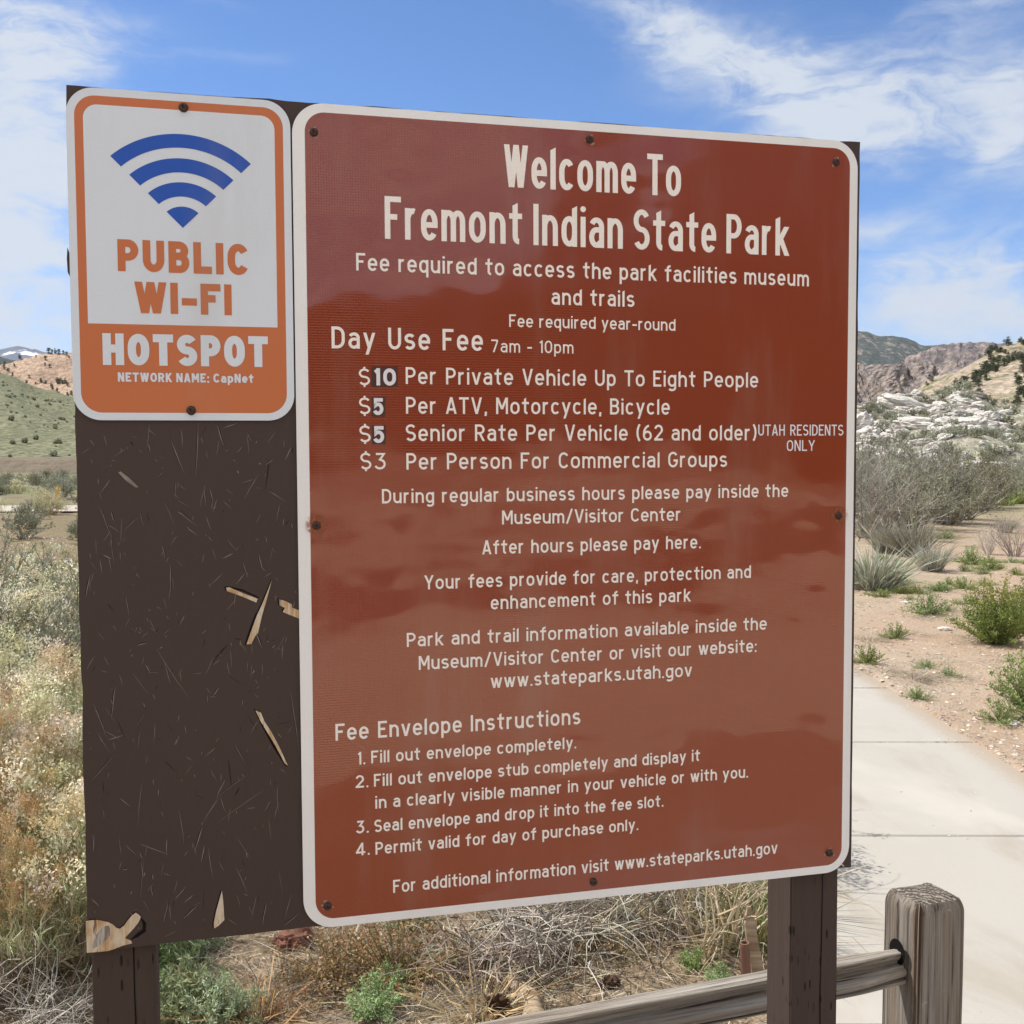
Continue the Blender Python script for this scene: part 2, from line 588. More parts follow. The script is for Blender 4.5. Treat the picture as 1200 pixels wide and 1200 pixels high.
def brown_post(n):
    o = objco(n)
    g = n.noise(n.mapping(o, (60, 60, 2.2)), 1.0, 6, 0.6)
    c = n.mix(g, (0.050, 0.034, 0.028), (0.074, 0.050, 0.040))
    # incised treatment marks
    x, y, z = n.sep(o)
    cell = n.node('ShaderNodeTexVoronoi', {'feature': 'F1'}, Vector=n.comb(n.m('MULTIPLY', n.m('ADD', x, y), 95), 0.0, n.m('MULTIPLY', z, 24)), Scale=1.0, Randomness=0.55)
    slit = n.step(cell.outputs[0], 0.26, 0.14)
    xx = n.m('ABSOLUTE', n.m('SUBTRACT', n.m('FRACT', n.m('MULTIPLY', n.m('ADD', x, y), 95)), 0.5))
    slit = n.m('MULTIPLY', slit, n.step(xx, 0.5, 0.1))
    slit = n.m('MULTIPLY', slit, n.step(n.noise(n.mapping(o, (14, 14, 2)), 1, 2), 0.30, 0.45))
    c = n.mix(slit, c, (0.012, 0.008, 0.008))
    return pbsdf(n, c, 0.7, 0.25, n.bump(n.m('SUBTRACT', g, n.m('MULTIPLY', slit, 1.5)), 0.5, 0.003))


M_POST = material('brown_stained_timber', brown_post)


def weathered(axis, k=1.0):
    def fn(n):
        o = objco(n)
        sc = (110, 110, 3.2) if axis == 'z' else (3.2, 110, 110)
        sc2 = (30, 30, 1.2) if axis == 'z' else (1.2, 30, 30)
        g = n.noise(n.mapping(o, sc), 1.0, 6, 0.65, 0.3)
        g2 = n.noise(n.mapping(o, sc2), 1.0, 4, 0.6, 0.4)
        c = n.mix(n.step(g, 0.3, 0.7), (0.16 * k, 0.130 * k, 0.105 * k), (0.33 * k, 0.30 * k, 0.255 * k))
        c = n.mix(n.step(g2, 0.42, 0.72, 0, 0.75), c, (0.215, 0.145, 0.095))
        c = n.mix(n.step(g, 0.42, 0.34, 0, 0.9), c, (0.040, 0.030, 0.025))
        c = n.mix(n.step(n.noise(o, 30, 3), 0.66, 0.75, 0, 0.5), c, (0.40, 0.38, 0.35))
        return pbsdf(n, c, 0.85, 0.2, n.bump(n.m('ADD', g, g2), 0.9, 0.006))
    return fn


M_WPOST = material('weathered_grey_post', weathered('z'))
M_WRAIL = material('weathered_grey_rail', weathered('x', 1.3))


def endgrain(n):
    o = objco(n)
    x, y, z = n.sep(o)
    wv = n.node('ShaderNodeTexWave', {'wave_type': 'BANDS', 'bands_direction': 'DIAGONAL'}, Vector=n.mapping(o, (1, 1, 0.2)), Scale=42.0, Distortion=6.0, Detail=4.0, **{'Detail__Scale': 2.5})
    g = n.noise(o, 130, 4)
    f = n.m('MULTIPLY', wv.outputs[1], n.step(g, 0.2, 0.8))
    c = n.mix(n.step(f, 0.05, 0.5), (0.10, 0.075, 0.06), (0.40, 0.35, 0.29))
    return pbsdf(n, c, 0.9, 0.15, n.bump(f, 1.0, 0.006))


M_END = material('weathered_end_grain', endgrain)


def concrete(n):
    p = geopos(n)
    a = n.noise(p, 1.1, 5, 0.6)
    b = n.noise(p, 60, 4, 0.6)
    sp = n.noise(p, 210, 2)
    st = n.noise(n.mapping(p, (2.4, 0.7, 1)), 1.0, 6, 0.65, 0.6)
    c = n.mix(a, (0.395, 0.365, 0.32), (0.445, 0.413, 0.365))
    c = n.mix(n.step(b, 0.3, 0.8, 0, 0.25), c, (0.42, 0.38, 0.32))
    c = n.mix(n.step(st, 0.48, 0.68, 0, 0.55), c, (0.33, 0.285, 0.225))
    st2 = n.noise(n.mapping(p, (0.8, 0.5, 1), (0, 0, .4)), 1.0, 5, 0.6, 0.4)
    c = n.mix(n.step(st2, 0.47, 0.62, 0, 0.5), c, (0.53, 0.49, 0.43))
    x_, y_, z_ = n.sep(p)
    edge = n.m('MULTIPLY', n.step(n.m('ADD', x_, n.m('MULTIPLY', b, 0.16)), PXR - 0.10, PXR + 0.06), 0.8)
    c = n.mix(edge, c, (0.36, 0.285, 0.21))
    c = n.mix(n.step(sp, 0.70, 0.78, 0, 0.5), c, (0.30, 0.27, 0.22))
    return pbsdf(n, c, 0.85, 0.25, n.bump(n.m('ADD', b, n.m('MULTIPLY', sp, 0.5)), 0.35, 0.003))


PXR = gp(1200, 912)[0]
M_CONC = material('sidewalk_concrete', concrete)


def soil(n):
    p = geopos(n)
    x, y, z = n.sep(p)
    a = n.noise(p, 0.35, 5, 0.6)
    b = n.noise(p, 5.0, 5, 0.65)
    s1 = n.vor(p, 42, 'F1', 1)
    d1 = n.vor(p, 42, 'F1', 0)
    pr = n.sep(s1)[0]
    c = n.mix(n.step(a, 0.35, 0.65), (0.41, 0.325, 0.245), (0.39, 0.275, 0.185))
    c = n.mix(n.step(b, 0.40, 0.70, 0, 0.6), c, (0.34, 0.255, 0.185))
    stone = n.m('MULTIPLY', n.step(d1, 0.44, 0.26), n.step(pr, 0.30, 0.5))
    c = n.mix(n.m('MULTIPLY', stone, 0.75), c, n.mix(n.sep(s1)[1], (0.38, 0.31, 0.25), (0.66, 0.60, 0.53)))
    # plant litter and darker soil on the brush side of the path, green flush further off
    lit = n.m('MULTIPLY', n.step(x, 1.3, 0.5), n.step(n.m('ADD', b, n.m('MULTIPLY', a, 0.6)), 0.5, 0.95, 0.55, 1.0))
    lit = n.m('MULTIPLY', lit, n.step(y, -1.5, 0.5))
    lc = n.mix(n.step(n.noise(n.mapping(p, (60, 25, 1), (0, 0, 0.6)), 1, 5, 0.6), 0.35, 0.7), (0.11, 0.078, 0.052), (0.33, 0.245, 0.155))
    c = n.mix(lit, c, lc)
    far = n.m('MULTIPLY', n.step(n.m('ADD', y, n.m('MULTIPLY', a, 14.0)), 22.0, 52.0), 0.85)
    fc = n.mix(n.step(n.noise(p, 0.16, 5, 0.6), 0.4, 0.62), (0.24, 0.21, 0.14), (0.17, 0.20, 0.085))
    fc = n.mix(n.step(n.noise(p, 1.3, 4), 0.45, 0.7, 0, 0.7), fc, (0.155, 0.155, 0.105))
    c = n.mix(far, c, fc)
    weed = n.m('MULTIPLY', n.step(n.noise(n.mapping(p, (0.5, 1.1, 1)), 1.0, 5, 0.6), 0.52, 0.68), n.step(y, 6.5, 9.5))
    c = n.mix(n.m('MULTIPLY', weed, n.step(n.noise(p, 14, 3), 0.35, 0.65, 0.15, 0.8)), c, (0.20, 0.22, 0.09))
    h = n.m('ADD', n.m('MULTIPLY', b, 0.5), n.m('ADD', n.m('MULTIPLY', n.noise(p, 55, 4), 0.5), n.m('MULTIPLY', stone, 0.5)))
    return pbsdf(n, c, 0.95, 0.1, n.bump(h, 0.7, 0.02))


M_SOIL = material('gravelly_soil', soil)


def hillmat(cols, scale, spot=None, spot_scale=1.0, spot_lo=0.55, spot_hi=0.62, bumpd=1.0, strata=None, ysc=1.0, fine=None):
    def fn(n):
        p = n.mapping(geopos(n), (1, ysc, 1))
        a = n.noise(p, scale, 6, 0.62)
        b = n.noise(p, scale * 6, 5, 0.65)
        c = n.mix(n.step(a, 0.36, 0.64), cols[0], cols[1])
        c = n.mix(n.step(b, 0.42, 0.7, 0, 0.8), c, cols[2])
        if strata:
            z = n.noise(n.mapping(p, (strata[1], strata[1], strata[0])), 1.0, 5, 0.6, 0.6)
            c = n.mix(n.step(z, 0.48, 0.6, 0, 0.8), c, strata[2])
        if spot:
            v = n.noise(p, spot_scale, 5, 0.65)
            c = n.mix(n.step(v, spot_lo, spot_hi), c, spot)
        if fine:
            f = n.noise(p, fine, 4, 0.7)
            c = n.mix(n.step(f, 0.40, 0.62), n.mix(1.0, c, (0.66, 0.68, 0.62), 'MULTIPLY'), n.mix(1.0, c, (1.18, 1.17, 1.14), 'MULTIPLY'))
        return pbsdf(n, c, 0.95, 0.05, n.bump(n.m('ADD', b, a), 0.8, bumpd))
    return fn


M_OLIVE = material('olive_brush_slope', hillmat(((0.200, 0.196, 0.125), (0.230, 0.222, 0.148), (0.165, 0.168, 0.105)), 0.06, (0.130, 0.138, 0.085), 0.55, 0.56, 0.64, 0.8, None, 0.5, 1.6))
M_PINK = material('pink_scree_slope', hillmat(((0.40, 0.27, 0.20), (0.46, 0.33, 0.25), (0.31, 0.22, 0.165)), 0.02, None, 1, 0, 1, 3.0, None, 0.5, 0.5))
M_FOREST = material('distant_forest', hillmat(((0.062, 0.074, 0.066), (0.082, 0.090, 0.080), (0.050, 0.060, 0.054)), 0.006, (0.215, 0.175, 0.155), 0.030, 0.53, 0.60, 6.0, None, 0.25, 0.08))
M_FARMT = material('far_blue_mountain', hillmat(((0.10, 0.115, 0.15), (0.135, 0.145, 0.18), (0.085, 0.10, 0.135)), 0.0022, (0.80, 0.82, 0.85), 0.0018, 0.56, 0.60, 15.0))
M_REDCLIFF = material('far_red_cliff', hillmat(((0.32, 0.245, 0.22), (0.23, 0.185, 0.185), (0.42, 0.335, 0.29)), 0.012, None, 1, 0, 1, 6.0, (0.004, 0.03, (0.16, 0.14, 0.15)), 1.0, 0.06))
M_CLIFF = material('pale_rock_cliff', hillmat(((0.33, 0.265, 0.235), (0.27, 0.225, 0.215), (0.41, 0.345, 0.31)), 0.06, None, 1, 0, 1, 2.5, (0.03, 0.22, (0.155, 0.135, 0.145)), 1.0, 0.45))
M_TAN = material('tan_scree_slope', hillmat(((0.37, 0.29, 0.225), (0.43, 0.35, 0.285), (0.29, 0.225, 0.17)), 0.06, (0.20, 0.20, 0.12), 0.30, 0.52, 0.58, 1.0, None, 0.6, 0.9))
M_KNOLL = material('knoll_soil', hillmat(((0.36, 0.325, 0.265), (0.28, 0.265, 0.20), (0.50, 0.465, 0.41)), 0.2, (0.23, 0.235, 0.155), 0.9, 0.5, 0.56, 0.5, None, 0.6, 2.2))
M_BACKHILL = material('dark_wooded_slope', hillmat(((0.040, 0.038, 0.026), (0.058, 0.048, 0.033), (0.03, 0.033, 0.022)), 0.03, (0.13, 0.09, 0.06), 0.05, 0.58, 0.66, 2.0))


def boulder_mat(n):
    o = geopos(n)
    a = n.noise(o, 1.2, 5, 0.6)
    b = n.noise(n.mapping(o, (1, 1, 5)), 1.4, 5, 0.65, 0.5)
    c = n.mix(a, (0.52, 0.485, 0.44), (0.70, 0.665, 0.61))
    c = n.mix(n.step(b, 0.46, 0.64, 0, 0.75), c, (0.29, 0.25, 0.215))
    return pbsdf(n, c, 0.9, 0.15, n.bump(n.m('ADD', a, b), 0.8, 0.12))


M_BOULDER = material('pale_boulder_stone', boulder_mat)
M_REDROCK = material('red_stone', lambda n: pbsdf(n, n.mix(n.noise(objco(n), 45, 5, 0.65), (0.22, 0.085, 0.055), (0.40, 0.20, 0.145)), 0.9, 0.2, n.bump(n.noise(objco(n), 110, 4), 0.8, 0.006)))
M_PALESTONE = material('pale_stone', lambda n: pbsdf(n, n.mix(n.noise(geopos(n), 40, 4), (0.45, 0.40, 0.34), (0.66, 0.61, 0.55)), 0.9, 0.2))
M_LOG = material('bleached_log', lambda n: pbsdf(n, n.mix(n.step(n.noise(n.mapping(objco(n), (4, 60, 60)), 1, 5), 0.35, 0.7), (0.27, 0.185, 0.115), (0.50, 0.40, 0.28)), 0.85, 0.2, n.bump(n.noise(n.mapping(objco(n), (4, 60, 60)), 1, 5), 0.8, 0.006)))
M_RPIPE = material('red_brown_stub', lambda n: pbsdf(n, n.mix(n.noise(n.mapping(objco(n), (30, 30, 4)), 1, 4), (0.15, 0.075, 0.052), (0.26, 0.15, 0.11)), 0.85, 0.15))
M_CONE = material('dry_pine_cone', lambda n: pbsdf(n, n.mix(n.noise(objco(n), 60, 3), (0.045, 0.028, 0.02), (0.17, 0.10, 0.06)), 0.8, 0.2))
M_YELLOW = material('yellow_marker', lambda n: pbsdf(n, (0.47, 0.27, 0.03), 0.6, 0.3))
M_ROAD = material('pale_gravel_road', lambda n: pbsdf(n, n.mix(n.noise(geopos(n), 0.9, 5), (0.42, 0.37, 0.31), (0.50, 0.45, 0.385)), 0.95, 0.1))
M_BANK = material('brown_road_bank', hillmat(((0.19, 0.155, 0.115), (0.24, 0.19, 0.145), (0.15, 0.13, 0.09)), 0.25, None, 1, 0, 1, 0.3))
M_LOT = material('pale_lot_surface', lambda n: pbsdf(n, n.mix(n.noise(geopos(n), 0.5, 6, 0.65), (0.66, 0.53, 0.37), (0.78, 0.66, 0.49)), 0.9, 0.2))


# ------------------------------------------------------------------ setting
PX0 = gp(880, 1040)[0]                   # brush-side edge of the path
PX1 = gp(1200, 912)[0]
PXL, PXR = 0.80, PX1


def gh(x, y):
    """height of the ground sheet"""
    x, y = np.asarray(x, float), np.asarray(y, float)
    r = np.hypot(x, y)
    a = 0.05 * fbm(x * 0.55, y * 0.55, 5, 3) + 0.02 * fbm(x * 3, y * 3, 3, 9)
    far = np.clip((r - 14) / 30, 0, 1) * 1.1 * fbm(x * 0.03, y * 0.03, 4, 21)
    edge = 0.5 * (PXR - PXL) + 0.035 * fbm(y * 2.3, y * 0 + np.sign(x - 1.5), 4, 66)
    onpath = np.clip((edge + 0.03 - np.abs(x - 0.5 * (PXL + PXR))) / 0.06, 0, 1) * (y < 28.4)
    near_p = np.clip(1 - (np.abs(x - 0.5 * (PXL + PXR)) - edge) / 0.35, 0, 1) * (y < 28.4) * (y > 0)
    a = a * (1 - 0.7 * near_p) + 0.026 * near_p
    lot = np.clip((-y - 0.2) / 1.2, 0, 1) * (y > -22)
    road = np.clip((3.2 - np.abs(y - 30)) / 1.2, 0, 1) * (x < 9)
    flat = np.maximum(np.maximum(onpath, lot), road)
    return (a + far) * (1 - flat) + flat * -0.02


def ghs(x, y):
    return float(gh(np.array([x]), np.array([y]))[0])


rr = np.concatenate([np.linspace(0.05, 9, 190), np.geomspace(9.2, 9000, 100)])
aa = np.linspace(0, 2 * np.pi, 720, endpoint=False)
RR, AA = np.meshgrid(rr, aa, indexing='ij')
GX, GY = RR * np.sin(AA), RR * np.cos(AA)
GZ = gh(GX, GY)
mb = MB()
nr, na = RR.shape
i, j = np.meshgrid(np.arange(nr - 1), np.arange(na), indexing='ij')
j2 = (j + 1) % na
mb.add(np.stack([GX, GY, GZ], -1), np.stack([i * na + j, i * na + j2, (i + 1) * na + j2, (i + 1) * na + j], -1).reshape(-1, 4)[:, ::-1])
mb.add([[0, 0, GZ[0].mean()]] + [[GX[0, k], GY[0, k], GZ[0, k]] for k in range(na)], None, [[0, 1 + (k + 1) % na, 1 + k] for k in range(na)])
tag(mb.build('ground', M_SOIL, None, True), kind='structure')

# path: slabs with open joints, bending away far beyond the sign
mb = MB()
joints = [2.9, 4.375, 5.80, 7.13, 8.55, 10.0, 11.45, 12.9, 14.35, 15.8, 17.25, 18.7, 20.15, 21.6, 23.05, 24.5, 25.95, 27.2, 28.38]
joints = [-0.0, 1.45] + joints
for a, b in zip(joints[:-1], joints[1:]):
    g = 0.006
    y0, y1 = a + g, b - g
    n = 8
    sec = []
    def slab_ring(inset, z):
        pts = []
        xs = np.linspace(PXL + inset, PXR - inset, n)
        sl = 0.018                                     # joints run a little askew
        for xx in xs:
            pts.append((xx, y0 + inset - sl * (xx - 1.6), z))
        for xx in xs[::-1]:
            pts.append((xx, y1 - inset - sl * (xx - 1.6), z))
        return np.array(pts)
    mb.loft([slab_ring(0, -0.12), slab_ring(0, 0.015), slab_ring(0.006, 0.022)], False, True)
tag(mb.build('path', M_CONC), kind='structure')
# joint filler below the slab tops
mb = MB()
mb.add([(PXL + .01, 0.02, 0.008), (PXR - .01, 0.02, 0.008), (PXR - .01, 28.3, 0.008), (PXL + .01, 28.3, 0.008)], [[0, 1, 2, 3]])
tag(mb.build('path_joint_fill', material('joint_dirt', lambda n: pbsdf(n, (0.13, 0.10, 0.075), 0.95, 0.1))), kind='structure')

# lot behind the camera (seen mirrored in the sign)
mb = MB()
mb.add([(-30, -7.5, -0.008), (34, -7.5, -0.008), (34, -1.6, -0.008), (-30, -1.6, -0.008)], [[0, 1, 2, 3]])
mb.add([(-30, -21, -0.008), (34, -21, -0.008), (34, -12.6, -0.008), (-30, -12.6, -0.008)], [[0, 1, 2, 3]])
tag(mb.build('parking_area', M_LOT), kind='structure')
mb = MB()
mb.add([(-60, -12.6, -0.004), (60, -12.6, -0.004), (60, -7.5, -0.004), (-60, -7.5, -0.004)], [[0, 1, 2, 3]])
tag(mb.build('access_road', material('asphalt', lambda n: pbsdf(n, n.mix(n.noise(geopos(n), 3, 5), (0.045, 0.044, 0.043), (0.07, 0.067, 0.064)), 0.85, 0.3))), kind='structure')


def hill(name, prof, d0, d1, mat, amp=0.0, fs=10.0, nu=120, nv=40, z0=-0.5, shape=1.0, seed=1, ridge_amp=0.0, z_base=None, back=0.35, flute=0.0):
    """slope from its foot at distance d0 up to a ridge at d1 whose skyline runs through prof (px,py); falls away behind"""
    prof = np.array(prof, float)
    us = np.linspace(prof[0, 0], prof[-1, 0], nu)
    py = np.interp(us, prof[:, 0], prof[:, 1])
    tx = (us - 600) / FPX
    zr = EYE[2] + (526 - py + 0.0042 * (us - 600)) / FPX * d1
    ts = np.concatenate([np.linspace(0, 1, nv), np.linspace(1, 1.6, 9)[1:]])
    T, U = np.meshgrid(ts, np.arange(nu), indexing='ij')
    D = d0 + (d1 - d0) * T
    X, Y = tx[U] * D, D
    zb = z0 if z_base is None else z_base
    up = np.clip(T, 0, 1) ** shape
    Z = zb + (zr[U] - zb) * up - np.clip(T - 1, 0, 1) * (zr[U] - zb) * back * 2
    env = np.clip(T * 4, 0, 1)
    nz = fbm(X / fs, Y / fs, 6, seed, 0.55)
    Z = Z + env * amp * nz * np.where(T > 0.93, 0.35, 1) + ridge_amp * fbm(U * 0.35, T * 0, 4, seed + 50) * np.clip(T * 3 - 1.6, 0, 1)
    if flute:
        fl = fbm(X / fs * 1.8 + 5, Y * 0 + Z * 0.02, 5, seed + 7, 0.6)
        Y = Y + flute * fl * env
        X = X + flute * 0.5 * fbm(X / fs * 2.2, Z * 0.05, 4, seed + 9) * env
    mbh = MB()
    n_t, n_u = T.shape
    a, b = np.meshgrid(np.arange(n_t - 1), np.arange(n_u - 1), indexing='ij')
    mbh.add(np.stack([X, Y, Z], -1), np.stack([a * n_u + b, a * n_u + b + 1, (a + 1) * n_u + b + 1, (a + 1) * n_u + b], -1).reshape(-1, 4))
    o = tag(mbh.build(name, mat, None, flute == 0), kind='structure')
    P = np.stack([X, Y, Z], -1)

    def on(px, t):
        u = np.interp(px, us, np.arange(nu))
        tt = np.interp(t, ts, np.arange(len(ts)))
        iu, it = int(min(u, nu - 2)), int(min(tt, len(ts) - 2))
        fu, ft = u - iu, tt - it
        return (P[it, iu] * (1 - fu) + P[it, iu + 1] * fu) * (1 - ft) + (P[it + 1, iu] * (1 - fu) + P[it + 1, iu + 1] * fu) * ft
    return on


# right-hand distance, far to near
hill('far_mountain', [(330, 470), (430, 452), (540, 432), (640, 418), (740, 410), (860, 403), (960, 398), (1003, 395), (1016, 396), (1026, 400.5), (1045, 400), (1060, 402), (1076, 409), (1100, 410), (1150, 413), (1260, 416), (1500, 405), (1900, 400), (2500, 440)], 2600, 4200, M_FOREST, 60, 400, 420, 50, -5, 1.0, 4, 7)
hill('far_cliff', [(1060, 424), (1095, 411), (1103, 408.5), (1125, 407), (1145, 406), (1172, 407.5), (1180, 412), (1215, 424), (1300, 430)], 2500, 2560, M_REDCLIFF, 8, 60, 160, 24, 150, 0.7, 11, 3, 150, 0.35, 16)
hill('canyon_cliff', [(470, 524), (560, 508), (650, 486), (740, 466), (830, 452), (940, 440), (1000, 433), (1040, 432), (1060, 431), (1078, 428), (1098, 430), (1120, 431), (1150, 436), (1210, 446)], 470, 530, M_CLIFF, 3, 22, 330, 60, -2, 0.8, 31, 2.5, None, 0.1, 16)
tan_hill = hill('tan_slope', [(1040, 520), (1062, 478), (1080, 455), (1098, 446), (1130, 442), (1170, 440), (1230, 432), (1400, 420)], 130, 330, M_TAN, 5, 30, 120, 50, -1, 1.0, 41, 1.0)
juniper_hill = hill('juniper_hill', [(1095, 470), (1115, 445), (1128, 434), (1145, 425), (1162, 418), (1180, 412), (1200, 407), (1260, 398), (1400, 380), (1700, 350), (2200, 340), (2900, 400)], 150, 260, M_TAN, 3, 22, 220, 40, -1, 0.8, 51, 1.5)
knoll = hill('rocky_knoll', [(640, 535), (740, 524), (820, 510), (900, 497), (960, 486), (1003, 480), (1040, 476), (1062, 468), (1090, 470), (1118, 463), (1140, 466), (1160, 474), (1185, 484), (1230, 488), (1320, 470), (1500, 460), (2000, 470), (2600, 500)], 42, 84, M_KNOLL, 1.4, 9, 260, 50, -0.4, 0.9, 61, 0.4)
# left-hand distance
hill('snowy_mountain', [(-1300, 470), (-900, 430), (-420, 430), (-200, 418), (-60, 406), (0, 403), (12, 402), (22, 398.6), (30, 401), (40, 405), (56, 411), (120, 420), (300, 430), (480, 448), (640, 475)], 5600, 7600, M_FARMT, 160, 900, 200, 40, -5, 1.0, 71, 8)
hill('forest_ridge', [(-1300, 400), (-800, 390), (-420, 400), (-100, 408), (0, 412), (18, 413), (36, 415), (60, 424), (200, 440), (340, 458), (470, 492), (540, 515)], 1500, 2100, M_FOREST, 30, 200, 140, 30, -5, 1.0, 81, 14)
pink_hill = hill('pink_hill', [(-900, 470), (-300, 440), (-60, 428), (0, 421), (24, 421), (40, 415), (52, 411), (62, 407.5), (72, 411), (84, 414), (110, 409), (200, 400), (330, 408), (430, 432), (520, 468), (610, 500), (690, 520)], 420, 700, M_PINK, 14, 60, 260, 50, -3, 0.96, 91, 3)
olive_hill = hill('olive_hill', [(-1500, 330), (-900, 345), (-500, 380), (-250, 402), (-80, 418), (0, 431), (22, 437), (40, 446), (60, 453), (92, 461), (180, 476), (330, 500), (480, 518), (560, 525)], 104, 300, M_OLIVE, 3.0, 40, 260, 60, -0.6, 0.92, 101, 0.6)


def ring_hill(name, prof, d0, d1, mat, seed, amp):
    """hills round the back: prof is (azimuth from -Y towards +X in degrees, elevation in degrees)"""
    prof = np.array(prof, float)
    us = np.radians(np.linspace(prof[0, 0], prof[-1, 0], 140))
    el = np.interp(np.degrees(us), prof[:, 0], prof[:, 1])
    ts = np.linspace(0, 1.4, 36)
    T, U = np.meshgrid(ts, np.arange(140), indexing='ij')
    D = d0 + (d1 - d0) * T
    X, Y = D * np.sin(us[U]), -D * np.cos(us[U])
    H = np.tan(np.radians(el[U])) * d1
    Z = -1 + H * np.minimum(T, 1) - np.clip(T - 1, 0, 1) * H * 0.8 + amp * fbm(X / 35, Y / 35, 6, seed) * np.clip(T * 3, 0, 1)
    m2 = MB()
    a, b = np.meshgrid(np.arange(35), np.arange(139), indexing='ij')
    m2.add(np.stack([X, Y, Z], -1), np.stack([a * 140 + b, a * 140 + b + 1, (a + 1) * 140 + b + 1, (a + 1) * 140 + b], -1).reshape(-1, 4)[:, ::-1])
    tag(m2.build(name, mat, None, True), kind='structure')


ring_hill('wooded_hill', [(-110, 4), (-60, 6), (-20, 5), (0, 6.0), (14, 7.0), (22, 7.4), (28, 8.5), (32, 12.5), (36, 17), (46, 19.5), (62, 17), (85, 11), (112, 8)], 70, 240, M_BACKHILL, 5, 10)

# pale road and its bank on the valley floor, left
mb = MB()
L = gp(-260, 592)
R_ = gp(330, 590)
mb.add([(L[0], 28.4, 0.03), (8.6, 28.4, 0.03), (8.6, 31.5, 0.03), (L[0], 31.5, 0.03)], [[0, 1, 2, 3]])
mb2 = MB()
sx = np.linspace(-110, 40, 60)
secs = [np.stack([sx, np.full(60, yy), zz + 0.12 * fbm(sx / 3, sx * 0 + yy, 4, 5)], 1) for yy, zz in ((92, -0.6), (95, 0.75), (101, 0.95), (106, -0.6))]
for k in range(3):
    a = np.arange(59)
    mb2.add(np.concatenate([secs[k], secs[k + 1]]), np.stack([a, a + 1, 60 + a + 1, 60 + a], 1))
tag(mb2.build('road_bank', M_BANK), kind='structure')
tag(mb.build('gravel_road', M_ROAD), kind='structure')

# ------------------------------------------------------------------ lettering
def arc(cx, cy, rx, ry, a0, a1, n=14):
    a = np.radians(np.linspace(a0, a1, n))
    return [(cx + rx * math.cos(t), cy + ry * math.sin(t)) for t in a]


